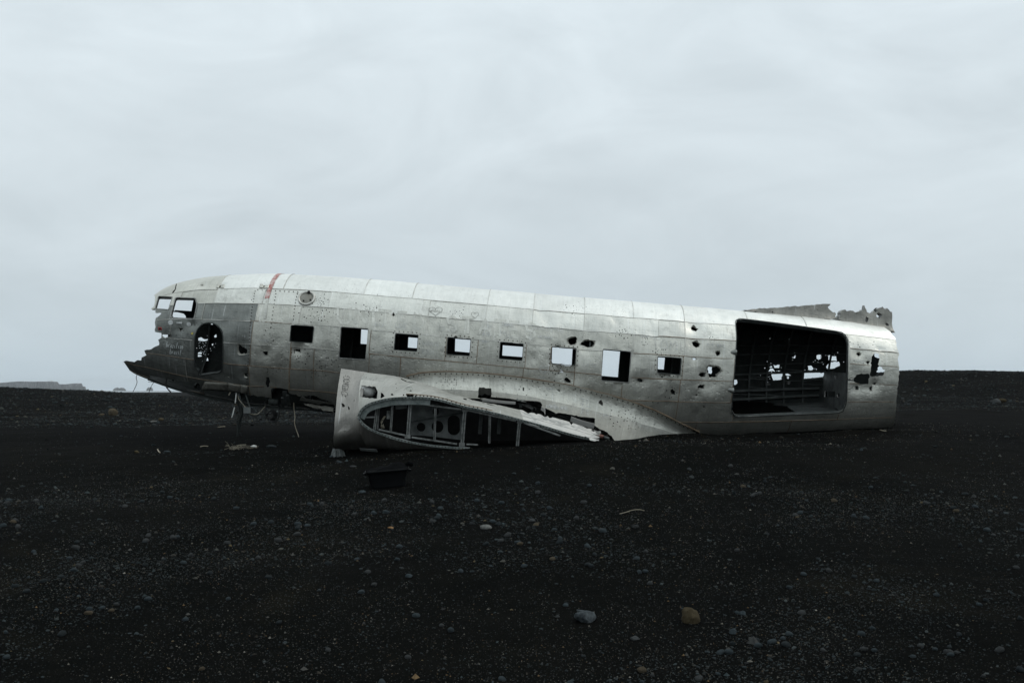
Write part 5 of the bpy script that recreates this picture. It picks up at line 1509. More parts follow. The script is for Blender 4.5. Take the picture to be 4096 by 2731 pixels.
# keel member under the missing belly skin
kp = smooth_line([at(x, y, d) for x, y, d in ((610, 1514, 20.3), (720, 1553, 20.35), (830, 1583, 20.4), (1000, 1615, 20.45), (1200, 1632, 20.45), (1340, 1642, 20.45))], 6)
Geo().strip(kp, np.tile(LAT, (len(kp), 1)), np.tile(UPV, (len(kp), 1)), 0.5, 0.05).build('keel_beam', M['inside'], plane, BASE)
# ------------------------------------------------------------------ scratched and painted writing on the skin
GLY = {'A': [[(0, 0), (.5, 1), (1, 0)], [(.2, .4), (.8, .4)]], 'B': [[(0, 0), (0, 1), (.7, .9), (.7, .6), (0, .5), (.85, .35), (.8, .05), (0, 0)]], 'C': [[(.9, .85), (.5, 1), (.1, .7), (.1, .3), (.5, 0), (.9, .15)]],
       'D': [[(0, 0), (0, 1), (.6, .9), (.95, .5), (.6, .1), (0, 0)]], 'E': [[(.9, 1), (0, 1), (0, 0), (.9, 0)], [(0, .5), (.7, .5)]], 'G': [[(.9, .85), (.5, 1), (.1, .7), (.1, .3), (.5, 0), (.9, .2), (.9, .45), (.55, .45)]],
       'H': [[(0, 0), (0, 1)], [(1, 0), (1, 1)], [(0, .5), (1, .5)]], 'I': [[(.5, 0), (.5, 1)]], 'J': [[(.1, 1), (.9, 1), (.9, .2), (.5, 0), (.1, .2)]], 'K': [[(0, 0), (0, 1)], [(.9, 1), (0, .45), (.9, 0)]],
       'L': [[(0, 1), (0, 0), (.9, 0)]], 'M': [[(0, 0), (.1, 1), (.5, .3), (.9, 1), (1, 0)]], 'N': [[(0, 0), (0, 1), (.9, 0), (.9, 1)]], 'O': [[(.5, 1), (.1, .7), (.1, .3), (.5, 0), (.9, .3), (.9, .7), (.5, 1)]],
       'R': [[(0, 0), (0, 1), (.75, .85), (.7, .6), (0, .5), (.9, 0)]], 'S': [[(.9, .85), (.5, 1), (.1, .8), (.2, .55), (.8, .45), (.9, .2), (.5, 0), (.1, .15)]], 'T': [[(0, 1), (1, 1)], [(.5, 1), (.5, 0)]],
       'U': [[(0, 1), (0, .25), (.3, 0), (.7, 0), (1, .25), (1, 1)]], 'V': [[(0, 1), (.5, 0), (1, 1)]], 'W': [[(0, 1), (.25, 0), (.5, .7), (.75, 0), (1, 1)]], 'X': [[(0, 0), (1, 1)], [(0, 1), (1, 0)]], 'Y': [[(0, 1), (.5, .5), (1, 1)], [(.5, .5), (.5, 0)]],
       'Z': [[(0, 1), (1, 1), (0, 0), (1, 0)]], '0': [[(.5, 1), (.1, .7), (.1, .3), (.5, 0), (.9, .3), (.9, .7), (.5, 1)]], '1': [[(.2, .8), (.5, 1), (.5, 0)]], '2': [[(.1, .8), (.5, 1), (.9, .75), (.1, 0), (.9, 0)]],
       '4': [[(.7, 0), (.7, 1), (.1, .35), (.9, .35)]], '6': [[(.8, 1), (.2, .6), (.1, .25), (.5, 0), (.9, .25), (.5, .5), (.15, .35)]], '9': [[(.9, .6), (.5, .45), (.1, .7), (.5, 1), (.9, .8), (.8, 0)]], '-': [[(.1, .5), (.9, .5)]],
       'b': [[(.1, 1.3), (.1, 0), (.6, .05), (.8, .4), (.5, .7), (.15, .5)]], 'r': [[(.2, .7), (.2, 0)], [(.2, .45), (.5, .7), (.8, .65)]], 'a': [[(.2, .65), (.7, .7), (.75, 0)], [(.75, .4), (.3, .35), (.15, .15), (.4, 0), (.75, .15)]],
       'z': [[(.1, .7), (.8, .7), (.2, 0), (.9, -.05)]], 'i': [[(.5, .65), (.45, 0)], [(.52, .9), (.53, .98)]], 'l': [[(.5, 1.3), (.42, 0)]], 'n': [[(.2, .7), (.15, 0)], [(.2, .5), (.55, .7), (.75, .5), (.7, 0)]],
       's': [[(.8, .6), (.4, .7), (.2, .5), (.75, .25), (.6, 0), (.15, .08)]], 'o': [[(.5, .7), (.15, .35), (.5, 0), (.85, .35), (.5, .7)]], 't': [[(.5, 1.1), (.5, .05), (.75, 0)], [(.2, .7), (.8, .7)]], 'f': [[(.8, 1.15), (.5, 1), (.5, 0)], [(.2, .6), (.8, .6)]]}
def ribbon(sv, width, surf_pt, V, F):
    sv = np.asarray(sv, float)
    d = np.gradient(sv, axis=0); d /= np.maximum(np.linalg.norm(d, axis=1, keepdims=True), 1e-9)
    nr = np.stack([-d[:, 1], d[:, 0]], -1)
    L, R = surf_pt(sv + nr * width / 2), surf_pt(sv - nr * width / 2)
    n, m = len(V), len(sv)
    V += list(L) + list(R)
    F += [(n + i, n + i + 1, n + m + i + 1, n + m + i) for i in range(m - 1)]
def densify(p, step):
    p = np.asarray(p, float)
    out = [p[0]]
    for a, b in zip(p[:-1], p[1:]):
        k = max(1, int(np.linalg.norm(b - a) / step))
        out += [a + (b - a) * j / k for j in range(1, k + 1)]
    return np.array(out)
def write(text, x, y, height, width, mat='chalk', stroke=0.011, adv=None, slope=0.085, slant=0.0, wob=0.06, name='graffiti', lift=0.0145, surf=None, vertical=False, fill=False):
    """text starting at photo pixel (x, y) = baseline left; height and letter width in photo pixels"""
    V, F, UV = [], [], []
    adv = adv or width * 1.3
    r = np.random.default_rng(abs(hash(text)) % 1000 if False else sum(map(ord, text)))
    for k, ch in enumerate(text):
        for st in GLY.get(ch, []):
            p = np.array(st, float) + r.normal(0, wob, (len(st), 2)) * (len(st) > 1)
            lx, ly = k * adv + p[:, 0] * width + p[:, 1] * slant * height, p[:, 1] * height
            if vertical:
                px = np.stack([x + p[:, 1] * height, y - (k * adv + p[:, 0] * width)], -1)
            else:
                px = np.stack([x + lx, y + lx * slope - ly], -1)
            if surf is None:
                q = P2SV(densify(px, max(4.0, height / 4)))
                sp = lambda a: fus(a[:, 0], a[:, 1], lift)
            else:
                q = inv_surf(surf, densify(px, max(4.0, height / 4)))
                q = q
                sp = lambda a: surf(a[:, 0], a[:, 1], 0.012)
            if surf is None:
                ribbon(q, stroke, sp, V, F)
            else:
                P = sp(q)
                n = len(V)
                d = np.gradient(P, axis=0); d /= np.maximum(np.linalg.norm(d, axis=1, keepdims=True), 1e-9)
                nn = np.cross(d, np.array([0, 1.0, 0.0])); nn /= np.maximum(np.linalg.norm(nn, axis=1, keepdims=True), 1e-9)
                V += list(P + nn * stroke / 2) + list(P - nn * stroke / 2)
                m = len(P)
                F += [(n + i, n + i + 1, n + m + i + 1, n + m + i) for i in range(m - 1)]
    uv = [(v[0], v[2]) for v in V]
    o = fobj(name, V, F, M[mat], plane, uv, None, False)
    return o
# ghost lettering left by the removed paint
for t_, x, y, w in (('U', 1352, 1291, 50), ('N', 1424, 1297, 48), ('I', 1478, 1301, 30), ('T', 1514, 1304, 52), ('E', 1594, 1311, 38), ('D', 1658, 1316, 42), ('S', 1786, 1327, 44), ('T', 1848, 1332, 48), ('A', 1915, 1338, 52), ('T', 1976, 1343, 50), ('E', 2040, 1348, 42), ('S', 2100, 1353, 44)):
    write(t_, x, y, 64, w, 'bleach', 0.055, wob=0.0, name='faded_lettering', lift=0.0088)
write('brazilian', 664, 1388, 17, 6.4, 'paintgrey', 0.014, adv=7.8, slope=0.11, slant=0.16, wob=0.03)
write('brazil', 679, 1414, 16, 6.4, 'paintgrey', 0.013, adv=7.8, slope=0.11, slant=0.16, wob=0.03)
write('WATER', 1036, 1364, 8, 6.5, stroke=0.006)
write('IG', 968, 1347, 6, 6, stroke=0.005)
write('LDE', 1582, 1309, 17, 12, stroke=0.008)
write('MAX', 1502, 1306, 15, 9, stroke=0.005)
write('KURIK', 1690, 1414, 17, 8, stroke=0.005)
write('XANMIK', 1690, 1380, 14, 9, stroke=0.005)
write('AIR', 1930, 1344, 18, 8.5, stroke=0.008)
write('TVIG', 1946, 1310, 11, 5, stroke=0.006)
write('HANUI', 2010, 1305, 13, 7.5, stroke=0.009)
write('VAL', 2000, 1337, 14, 9, stroke=0.006)
write('2014', 2021, 1353, 10, 5.5, stroke=0.005)
write('SCHREDLN', 1915, 1365, 6, 4.2, stroke=0.006)
write('2019', 1926, 1372, 7, 4.4, stroke=0.005)
write('JAGODNE', 2124, 1318, 17, 15, stroke=0.007)
write('KACYNSKA', 2152, 1352, 10, 5.5, stroke=0.007)
write('TOMI', 2608, 1394, 38, 30, stroke=0.007, adv=34)
write('WAZE', 2562, 1350, 10, 14, stroke=0.006)
write('KM BH', 2830, 1384, 13, 10, stroke=0.006)
write('SZKIEN', 2332, 1463, 12, 7, stroke=0.004)
write('CMSK', 3418, 1447, 12, 9, stroke=0.007)
write('LK', 3415, 1482, 10, 8, stroke=0.006)
write('GNDH', 3570, 1480, 6, 5, stroke=0.004)
write('solstafir', 1721, 1247, 8, 3.6, 'ink', 0.005, adv=4.4)
write('GEK', 1575, 1443, 6, 5, stroke=0.004)
for (k, cx, cy, w, h, mt, stw) in ((5, 713, 425, 27, 18, 'ink', 0.006), (5, 1175, 472, 15, 13, 'ink', 0.005), (5, 1985, 1110, 20, 17, 'chalk', 0.007), (5, 785, 630, 11, 10, 'chalk', 0.005), (5, 915, 645, 9, 8, 'chalk', 0.005)):
    c = Z(k, (cx, cy))[0]
    a = np.linspace(0, 2 * math.pi, 30)
    hx, hy = 16 * np.sin(a) ** 3 / 16, (13 * np.cos(a) - 5 * np.cos(2 * a) - 2 * np.cos(3 * a) - np.cos(4 * a)) / 15
    V, F = [], []
    ribbon(P2SV(np.stack([c[0] + w * hx, c[1] - h * hy], -1)), stw, lambda q: fus(q[:, 0], q[:, 1], 0.0145), V, F)
    fobj('heart_scratch', V, F, M[mt], plane, None, None, False)
write('S-J', 2160, 1487, 10, 6, stroke=0.006)
write('2016', 2150, 1512, 10, 6, stroke=0.005)
write('MONTBLAIR', 2184, 1632, 15, 8.2, stroke=0.010, slope=0.12, adv=10, surf=fillet)
write('MONT', 2187, 1560, 10, 6, stroke=0.006, slope=0.1, surf=fillet)
write('HSAM', 2325, 1655, 10, 11, stroke=0.008, adv=16, surf=fillet, vertical=True)
write('CRSIK', 2346, 1660, 10, 9, stroke=0.006, adv=14, surf=fillet, vertical=True)
write('CLST', 2398, 1664, 14, 10, stroke=0.006, slope=0.1, surf=fillet)
# outlined letters running up the cowling
gl = [[(430, 190), (435, 270)], [(525, 205), (490, 270)], [(360, 235), (340, 290), (380, 350), (460, 370), (550, 350), (580, 300), (545, 250)], [(350, 360), (345, 500)], [(400, 465), (365, 430), (380, 390), (450, 375), (560, 390), (580, 430), (540, 465), (470, 460), (465, 435)],
      [(385, 490), (520, 500)], [(385, 540), (520, 550), (530, 500)], [(560, 555), (520, 580), (540, 620)], [(330, 560), (310, 610), (360, 635), (500, 620), (515, 570), (330, 560)], [(300, 590), (290, 770)], [(330, 650), (320, 770)], [(375, 650), (370, 770)], [(420, 655), (410, 775)], [(520, 640), (545, 690), (490, 690)], [(450, 740), (520, 745), (480, 790), (330, 790)],
      [(275, 830), (265, 930), (310, 985)], [(275, 830), (380, 845), (480, 880), (500, 950), (460, 1015), (380, 1010)], [(335, 910), (300, 1030)], [(400, 925), (430, 1080)]]
V, F = [], []
for st in gl:
    q = inv_surf(cowl, densify(Z('N', *st), 4), 90, 200)
    P = cowl(q[:, 0], q[:, 1], 0.012)
    d = np.gradient(P, axis=0); d /= np.maximum(np.linalg.norm(d, axis=1, keepdims=True), 1e-9)
    nn = np.cross(d, np.array([0.2, 1.0, 0])); nn /= np.maximum(np.linalg.norm(nn, axis=1, keepdims=True), 1e-9)
    n, m = len(V), len(P)
    V += list(P + nn * 0.004) + list(P - nn * 0.004)
    F += [(n + i, n + i + 1, n + m + i + 1, n + m + i) for i in range(m - 1)]
fobj('marker_lettering', V, F, M['ink'], plane, None, None, False)
# ------------------------------------------------------------------ black plastic tub in front of the wing
bc = ground_hit(1553, 1945)
mpp = bc[1] / FPX                                   # metres per photo pixel there
tub = empty('storage_tub', bc)
tag(tub, 'black plastic storage tub with a sagging lid standing on the sand before the wing', 'tub')
tub.rotation_euler = (0, math.radians(-4.5), math.radians(8))
def rrect(hx, hy, r, n=5):
    out = []
    for cx, cy, a0 in ((hx - r, hy - r, 0), (-hx + r, hy - r, 90), (-hx + r, -hy + r, 180), (hx - r, -hy + r, 270)):
        out += [(cx + r * math.cos(math.radians(a0 + 90 * k / (n - 1))), cy + r * math.sin(math.radians(a0 + 90 * k / (n - 1)))) for k in range(n)]
    return out
W = 168 * mpp; H = 74 * mpp
def loft(levels, name, mat, parent, cap_top=False, cap_bot=True, wob=0.0, smooth=True):
    V, F = [], []
    n = None
    for sx, sy, z, r in levels:
        ring = rrect(sx, sy, r)
        n = len(ring)
        V += [(x, y, z + wob * vnoise(x * 9, y * 9 + z * 3, 4)) for x, y in ring]
    for i in range(len(levels) - 1):
        F += [(i * n + k, i * n + (k + 1) % n, (i + 1) * n + (k + 1) % n, (i + 1) * n + k) for k in range(n)]
    if cap_bot: F.append(tuple(range(n))[::-1])
    if cap_top: F.append(tuple((len(levels) - 1) * n + k for k in range(n)))
    return link(name, mesh_from(name, V, F, smooth), M[mat], parent)
w2, d2 = W / 2, W * 0.31
loft([(w2 * .80, d2 * .80, -0.03, .05), (w2 * .83, d2 * .82, 0.02, .06), (w2 * .92, d2 * .92, H * .72, .06), (w2 * .93, d2 * .93, H * .74, .06), (w2 * .97, d2 * .97, H * .76, .06), (w2 * .98, d2 * .98, H * .86, .06)], 'tub_body', 'plastic', tub)
loft([(w2 * .985, d2 * .985, H * .83, .06), (w2 * 1.03, d2 * 1.04, H * .84, .06), (w2 * 1.04, d2 * 1.05, H * .90, .06), (w2 * 1.0, d2 * 1.0, H * .93, .06)], 'tub_rim', 'plastic', tub, False, False)
V, F = [], []
for i, u in enumerate(np.linspace(-1, 1, 21)):
    for j, v in enumerate(np.linspace(-1, 1, 11)):
        z = H * 0.93 + (1 - u ** 4) * (1 - v ** 2) * (0.015 + 0.045 * math.exp(-((u - 0.35) / 0.5) ** 2)) + 0.02 * float(fbm(np.array(u * 3), np.array(v * 3), 6, 3)) * (1 - v ** 4) + 0.035 * (u + 1) * 0.4 * (1 - abs(v))
        V.append((u * w2 * 1.0, v * d2 * 1.0, z))
F = [(i * 11 + j, (i + 1) * 11 + j, (i + 1) * 11 + j + 1, i * 11 + j + 1) for i in range(20) for j in range(10)]
link('sagging_lid', mesh_from('sagging_lid', V, F), M['sack'], tub)
Geo().tube([(w2 * 0.94, 0, H * 1.05), (w2 * 1.05, -.02, H * 1.14), (w2 * 1.16, -.03, H * 1.08), (w2 * 1.2, -.03, H * .99)], [.03, .035, .03, .02], 7).build('lid_flap', M['sack'], tub, (0, 0, 0), True)
for s in (-1, 1):
    Geo().bar((s * w2 * 1.0, -d2 * .3, H * .76), (s * w2 * 1.0, d2 * .3, H * .76), (1, 0, 0), 0.07, 0.03).build('handle', M['plastic'], tub)

# ------------------------------------------------------------------ named stones
def stone_mesh(name, sub, sx, sy, sz, seed, rough=0.18, sharp=0.0, wedge=False):
    bm = bmesh.new()
    bmesh.ops.create_icosphere(bm, subdivisions=sub, radius=1.0)
    r = np.random.default_rng(seed)
    planes = [(lambda v: v / np.linalg.norm(v))(r.normal(0, 1, 3)) for _ in range(7)]
    for v in bm.verts:
        p = np.array(v.co)
        k = 1 + rough * float(fbm(np.array(p[0] * 1.3 + seed), np.array(p[1] * 1.3 + p[2] * 1.9), seed, 3))
        p = p * k
        for q in planes:
            d = p.dot(q) - (0.72 + 0.15 * math.sin(seed + q[0] * 9))
            if d > 0:
                p = p - q * d * sharp
        if wedge:                                   # broad flat top drawn out to one side, narrow foot
            h = min(max((p[2] + 1) / 2, 0), 1)
            p = np.array([p[0] * (0.55 + 0.6 * h) + 0.38 * (1 - h) - 0.1, p[1], min(p[2], 0.72 - 0.10 * p[0])])
        v.co = (p[0] * sx, p[1] * sy, p[2] * sz)
    me = bpy.data.meshes.new(name)
    bm.to_mesh(me); bm.free()
    me.polygons.foreach_set('use_smooth', [True] * len(me.polygons))
    return me
NAMED = [(2342, 2488, 92, 66, 's_lava', 'boulder', 'jagged pitted blue-grey lava boulder with a tapering left side on the sand', 'boulder', 4, 0.30, 0.9),
         (2765, 2490, 80, 68, 's_ochre', 'boulder', 'rounded ochre-brown boulder with a cleft down its front', 'boulder', 9, 0.16, 0.3),
         (1943, 2115, 52, 20, 's_pale', 'stone', 'long flat pale grey stone, the lightest of the foreground stones', 'stone', 12, 0.10, 0.5),
         (1994, 2100, 27, 15, 's_dark', 'stone', 'dark slate stone beside the long flat pale stone', 'stone', 13, 0.2, 0.6),
         (2127, 2086, 32, 15, 's_grey', 'stone', 'pointed grey stone touching a brownish stone', 'stone', 14, 0.2, 0.7),
         (2145, 2102, 25, 15, 's_tan', 'stone', 'small brownish stone in front of the pointed grey stone', 'stone', 15, 0.2, 0.6),
         (1563, 2113, 24, 9, 's_orange', 'stone', 'bright orange stone chip lying flat on the sand', 'stone', 16, 0.3, 0.8),
         (1634, 2308, 32, 16, 's_blue', 'stone', 'blue-grey stone with a peaked top', 'stone', 17, 0.2, 0.7),
         (2934, 2535, 30, 30, 's_blue', 'stone', 'upright blue-grey stone leaning to one side', 'stone', 18, 0.2, 0.7),
         (2541, 2560, 36, 18, 's_grey', 'stone', 'low triangular grey stone', 'stone', 19, 0.2, 0.7),
         (2972, 2460, 30, 20, 's_blue', 'stone', 'smooth blue-grey stone near the ochre boulder', 'stone', 20, 0.15, 0.5),
         (2264, 2425, 24, 16, 's_blue', 'stone', 'blue-grey stone just above the jagged lava boulder', 'stone', 21, 0.2, 0.5),
         (2230, 2470, 20, 14, 's_grey', 'stone', 'small grey stone beside the jagged lava boulder', 'stone', 22, 0.2, 0.5),
         (450, 1660, 42, 32, 's_tan', 'boulder', 'domed tan boulder standing on the gravel beyond the nose', 'boulder', 23, 0.14, 0.3),
         (403, 1662, 26, 12, 's_tan', 'stone', 'low tan rubble beside the domed tan boulder', 'stone', 24, 0.3, 0.8),
         (642, 1682, 26, 14, 's_ochre', 'stone', 'reddish brown stone next to a white flat stone on the gravel', 'stone', 25, 0.2, 0.7),
         (614, 1688, 32, 7, 's_pale', 'stone', 'flat whitish stone next to the reddish brown stone', 'stone', 26, 0.2, 0.6),
         (548, 1713, 24, 9, 's_grey', 'stone', 'grey slab lying alone on the dark sand beyond the nose', 'stone', 27, 0.2, 0.8),
         (3985, 1611, 50, 24, 's_grey', 'boulder', 'grey peaked boulder at the foot of the gravel hill', 'boulder', 28, 0.25, 1.0),
         (4012, 1606, 28, 16, 's_ochre', 'boulder', 'brown rounded boulder behind the grey peaked boulder', 'boulder', 29, 0.16, 0.4),
         (1086, 1790, 42, 15, 's_dark', 'stone', 'dark stone in the gravel strip under the nose', 'stone', 30, 0.2, 0.6),
         (668, 1808, 26, 9, 's_blue', 'stone', 'flat blue-grey stone at the end of the gravel strip', 'stone', 31, 0.2, 0.7),
         (3446, 1802, 13, 12, 's_blue', 'stone', 'upright blue-grey stone on the sand below the tail', 'stone', 32, 0.2, 0.6),
         (1412, 1868, 26, 9, 's_grey', 'stone', 'grey flat stone beside the black tub', 'stone', 33, 0.15, 0.5),
         (1448, 1970, 28, 12, 's_blue', 'stone', 'blue-grey stone at the front corner of the black tub', 'stone', 34, 0.2, 0.6),
         (1325, 1828, 16, 9, 's_blue', 'stone', 'blue-grey stone against the crumpled wing skin', 'stone', 35, 0.2, 0.6)]
for px, py, w, h, mt, nm, lab, cat, seed, rg, sh in NAMED:
    p = ground_hit(px, py)
    m = p[1] / FPX
    me = stone_mesh(nm, 4 if w > 60 else 3, w * m / 2, w * m * 0.42, h * m * 0.62, seed, rg, sh, mt == 's_lava')
    o = link(nm, me, M[mt])
    o.location = (p[0], p[1] + w * m * 0.15, p[2] + h * m * 0.26)
    o.rotation_euler = (0, 0, 0)
    tag(o, lab, cat)

# ------------------------------------------------------------------ scraps on the sand
p = ground_hit(1013, 1788); m = p[1] / FPX
scr = np.array([(-12, 0, 2), (2, 0.5, 7.5), (13, 0, 4.5), (12, -1.5, -0.5), (0, -2, 0)], float) * m
Gs = Geo(); Gs.add(list(scr) + list(scr + np.array([0, 0.02, -0.012])), [(0, 1, 2, 3, 4), (9, 8, 7, 6, 5)] + [(i, (i + 1) % 5, (i + 1) % 5 + 5, i + 5) for i in range(5)])
o = Gs.build('metal_scrap', M['white']); o.location = p + np.array([0, 0, .01])
tag(o, 'white angular metal scrap lying in the gravel strip under the nose', 'scrap')
def tuft(px, py, n, spread, label, hgt):
    p = ground_hit(px, py)
    g = Geo()
    for k in range(n):
        a = np.array([rng.normal(0, spread * .5), rng.normal(0, .06), 0.0])
        d = np.array([rng.normal(0, spread), rng.normal(0, .12), abs(rng.normal(0, hgt * .6))])
        g.tube([a, a + d * .5 + np.array([0, 0, hgt * .4]), a + d], 0.0028, 4)
    o = g.build('dry_grass', M['straw']); o.location = p
    tag(o, label, 'dry grass')
tuft(942, 1797, 30, 0.12, 'tangle of dry pale grass stalks on the gravel strip under the nose', 0.09)
tuft(1012, 1792, 10, 0.05, 'few dry pale stalks beside the white metal scrap', 0.02)
def twig(pts, r, label, mat='straw', cat='twig', name='twig'):
    P = np.array([ground_hit(*q) for q in pts])
    P = smooth_line(P, 5)
    P[:, 2] = ground_z(P[:, 0], P[:, 1]) + r * 1.2
    c = P.mean(0)
    g = Geo().tube(P - c, r, 5)
    o = g.build(name, M[mat], None, (0, 0, 0), True); o.location = c
    tag(o, label, cat)
twig([(2479, 2057), (2505, 2050), (2530, 2043), (2556, 2041), (2577, 2044)], 0.005, 'long pale curved twig lying on the sand below the wing', 'straw')
twig([(871, 1710), (885, 1708), (900, 1707)], 0.008, 'pale stick lying straight beyond the broken strut', 'palecable')
twig([(801, 1788), (815, 1785), (832, 1786)], 0.007, 'pale bent stick at the end of the gravel strip', 'palecable')
twig([(3520, 1722), (3532, 1725), (3545, 1727)], 0.010, 'pale straw stalk lying below the torn tail end', 'straw')
twig([(630, 1800), (634, 1807), (640, 1813)], 0.010, 'short pale splinter sticking out of the sand left of the gravel strip', 'palecable', 'splinter', 'splinter')

# ------------------------------------------------------------------ pebbles
PAL = np.array([(0.030, 0.038, 0.041), (0.022, 0.029, 0.032), (0.040, 0.046, 0.047), (0.016, 0.020, 0.022), (0.048, 0.050, 0.047), (0.034, 0.030, 0.025), (0.085, 0.082, 0.072), (0.10, 0.078, 0.045), (0.014, 0.015, 0.015)])
PW = np.array([.24, .2, .14, .14, .06, .08, .035, .015, .09]); PW /= PW.sum()
def in_view(x, y, m=0.06):
    return np.abs(x) < y * (2048 / FPX + m)
def cover(x, y):
    """how thick the gravel lies"""
    n = 0.5 + 0.5 * fbm(x * 0.55, y * 0.55, 17, 3) / 1.4
    n2 = 0.5 + 0.5 * fbm(x * 2.1, y * 1.2, 27, 2) / 1.3
    patch = sstep(0.38, 0.75, n) * 0.95 + 0.13
    near = (1 - sstep(11.5, 14.5, y)) * patch * (0.35 + n2)
    mid = 0.10 * sstep(11, 14, y) * (1 - sstep(20, 22, y))
    strip = 0.95 * np.exp(-((y - 16.9 - 0.02 * x) / 0.42) ** 2) * sstep(-7.2, -5.6, x) * (1 - sstep(-3.6, -3.0, x)) * (0.4 + n2)
    rb = 0.6 * sstep(3, 6, x) * np.exp(-((y - 14.2) / 1.2) ** 2) * patch
    beyond_l = sstep(22.5, 25, y) * (1 - sstep(2, 8, x)) * (0.75 + 0.5 * n)
    beyond_r = sstep(29, 33, y) * sstep(1, 6, x) * (0.75 + 0.5 * n)
    return np.clip(near + mid + strip + rb + beyond_l + beyond_r, 0, 1.4)
bands = [(4.6, 9, 52000, 0.0036, 0.0075), (9, 14, 44000, 0.0045, 0.0095), (14, 22, 24000, 0.0065, 0.011), (22, 34, 36000, 0.0095, 0.015), (34, 66, 44000, 0.015, 0.022)]
PX, PY, PR = [], [], []
for y0, y1, n, r0, r1 in bands:
    y = np.sqrt(rng.uniform(y0 ** 2, y1 ** 2, n)); x = rng.uniform(-1, 1, n) * y * (2048 / FPX + 0.05)
    k = rng.uniform(0, 1.0, n) < cover(x, y)
    r = r0 * (1 - rng.uniform(0, 1, n)) ** (-0.38)
    r = np.minimum(r, r1 * 4.2)
    PX.append(x[k]); PY.append(y[k]); PR.append(r[k])
PX, PY, PR = map(np.concatenate, (PX, PY, PR))
# none inside the hull or the wing
q = to_local(np.stack([PX, PY, np.full(PX.shape, 0.8)], -1))
inside = (np.abs(q[:, 1]) < fa(q[:, 0]) * 0.9) & (q[:, 0] > 1.8) & (q[:, 0] < 8)
inside |= (PX > -2.7) & (PX < 1.6) & (PY > 16.2) & (PY < 20)
for px, py, w, h, *_ in NAMED:
    g_ = ground_hit(px, py)
    inside |= np.hypot(PX - g_[0], PY - g_[1]) < w * g_[1] / FPX * 0.75
PX, PY, PR = PX[~inside], PY[~inside], PR[~inside]
PZ = ground_z(PX, PY)
apparent = PR / PY
order = np.argsort(-apparent)
single, mass = order[:270], order[270:]
# the largest as things of their own
pm = [stone_mesh('pebble', 2, 1.0, rng.uniform(.65, .95), rng.uniform(.5, .75), 60 + k, 0.2, 0.6) for k in range(8)]
mats = [M[k] for k in ('s_blue', 's_grey', 's_dark', 's_tan')]
copies = {}
for i in single:
    k, j = int(rng.integers(8)), int(rng.choice(4, p=[.45, .3, .2, .05]))
    if (k, j) not in copies:
        me = pm[k].copy(); me.materials.append(mats[j]); copies[(k, j)] = me
    o = bpy.data.objects.new('pebble', copies[(k, j)])
    scene.collection.objects.link(o)
    r = min(PR[i], 0.0042 * PY[i] + 0.006)
    o.location = (PX[i], PY[i], PZ[i] + r * 0.25)
    o.scale = (r, r, r)
    o.rotation_euler = (rng.normal(0, .15), rng.normal(0, .15), rng.uniform(0, 6.28))
    tag(o, 'small rounded pebble lying loose on the black sand', 'pebble', 'loose pebbles on the black sand')
# the rest as gravel
ico = bmesh.new(); bmesh.ops.create_icosphere(ico, subdivisions=1, radius=1.0)
IV = np.array([v.co for v in ico.verts]); IF = np.array([[v.index for v in f.verts] for f in ico.faces]); ico.free()
n = len(mass)
r = PR[mass]
ang = rng.uniform(0, 2 * math.pi, n)
sc = np.stack([r * rng.uniform(.8, 1.25, n), r * rng.uniform(.6, 1.0, n), r * rng.uniform(.4, .75, n)], -1)
vv = IV[None] * (1 + rng.normal(0, 0.16, (n, len(IV), 1))) * sc[:, None, :]
c, s = np.cos(ang)[:, None], np.sin(ang)[:, None]
tl = rng.normal(0, 0.25, n)[:, None]
xx, yy, zz = vv[..., 0] * c - vv[..., 1] * s, vv[..., 0] * s + vv[..., 1] * c, vv[..., 2] + vv[..., 0] * tl
VV = np.stack([xx + PX[mass][:, None], yy + PY[mass][:, None], zz + (PZ[mass] + r * 0.08)[:, None]], -1)
FF = (IF[None] + (np.arange(n) * len(IV))[:, None, None]).reshape(-1, 3)
me = big_mesh('gravel', VV.reshape(-1, 3), FF, False)
tone = PAL[rng.choice(len(PAL), n, p=PW)] * rng.uniform(0.3, 1.05, n)[:, None] * np.array([0.95, 0.97, 0.93])
at_ = me.attributes.new('tone', 'FLOAT_COLOR', 'POINT')
at_.data.foreach_set('color', np.concatenate([np.repeat(tone, len(IV), 0), np.ones((n * len(IV), 1))], 1).astype(np.float32).ravel())
o = link('gravel', me, M['pebbles'])
stuff(o); tag(o, 'fine grey gravel strewn over the black sand', 'gravel')
print('gravel', n, 'tris', len(FF))

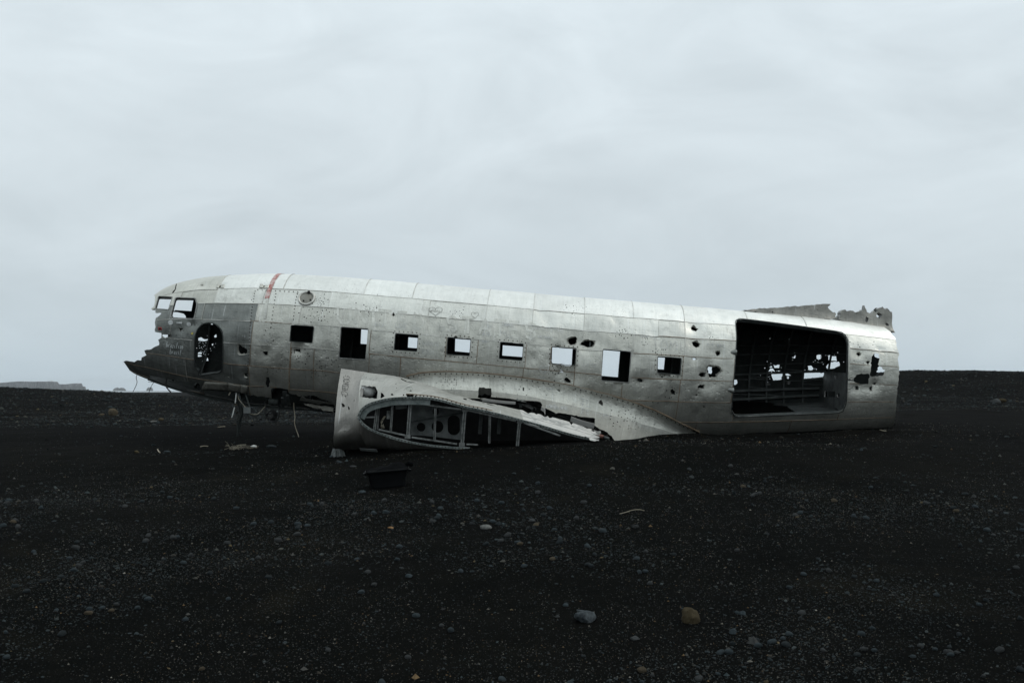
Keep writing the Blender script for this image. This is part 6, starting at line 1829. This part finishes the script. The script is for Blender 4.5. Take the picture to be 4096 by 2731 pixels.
# pale grit lying between the stones
n = 62000
y = np.exp(rng.uniform(math.log(4.6), math.log(21), n)); x = rng.uniform(-1, 1, n) * y * (2048 / FPX + 0.04)
keep = rng.uniform(0, 1, n) < (0.12 + 0.88 * sstep(-0.25, 0.7, fbm(x * 0.6, y * 0.6, 47, 4))) * (1 - 0.9 * sstep(13.5, 16.0, y) * (1 - sstep(-4.5, -2.5, x)))
q = to_local(np.stack([x, y, np.full(n, 0.8)], -1))
keep &= ~((np.abs(q[:, 1]) < fa(q[:, 0]) * 0.9) & (q[:, 0] > 1.8) & (q[:, 0] < 8)) & ~((x > -2.7) & (x < 1.6) & (y > 16.2) & (y < 20))
x, y = x[keep], y[keep]; n = len(x)
OV = np.array([(1, 0, 0), (-1, 0, 0), (0, 1, 0), (0, -1, 0), (0, 0, 1)], float); OT = np.array([(0, 2, 4), (2, 1, 4), (1, 3, 4), (3, 0, 4)])
r = (0.0011 + 0.00022 * y) * (1 - rng.uniform(0, 1, n)) ** (-0.25)
vv = OV[None] * (1 + rng.normal(0, .2, (n, 5, 1))) * r[:, None, None]
VV = vv + np.stack([x, y, ground_z(x, y) + 0.0005], -1)[:, None, :]
me = big_mesh('grit', VV.reshape(-1, 3), (OT[None] + (np.arange(n) * 5)[:, None, None]).reshape(-1, 3), False)
GP = np.array([(0.05, 0.052, 0.05), (0.09, 0.088, 0.08), (0.16, 0.15, 0.125), (0.15, 0.10, 0.05), (0.06, 0.08, 0.085), (0.30, 0.28, 0.24)])
tone = GP[rng.choice(6, n, p=[.36, .25, .14, .1, .11, .04])] * rng.uniform(.3, 0.75, n)[:, None]
at_ = me.attributes.new('tone', 'FLOAT_COLOR', 'POINT')
at_.data.foreach_set('color', np.concatenate([np.repeat(tone, 5, 0), np.ones((n * 5, 1))], 1).astype(np.float32).ravel())
o = link('grit', me, M['pebbles'])
stuff(o); tag(o, 'tiny pale and ochre grains of grit speckling the black sand', 'grit')

# ------------------------------------------------------------------ haze
hz = Geo().bar((0, -1600, 62), (0, 14600, 62), (1, 0, 0), 29200, 140)
ho = hz.build('haze', bpy.data.materials.new('haze'))
bm = bmesh.new(); bm.from_mesh(ho.data); bmesh.ops.recalc_face_normals(bm, faces=bm.faces); bm.to_mesh(ho.data); bm.free()
hm = ho.data.materials[0]; hm.use_nodes = True
hn = hm.node_tree.nodes; hn.clear()
pv = hn.new('ShaderNodeVolumePrincipled'); pv.inputs['Color'].default_value = (0.93, 0.97, 1.0, 1); pv.inputs['Density'].default_value = 0.42e-4
ou = hn.new('ShaderNodeOutputMaterial'); hm.node_tree.links.new(pv.outputs[0], ou.inputs['Volume'])
stuff(ho); tag(ho, 'pale sea haze over the plain and the far headland', 'haze')
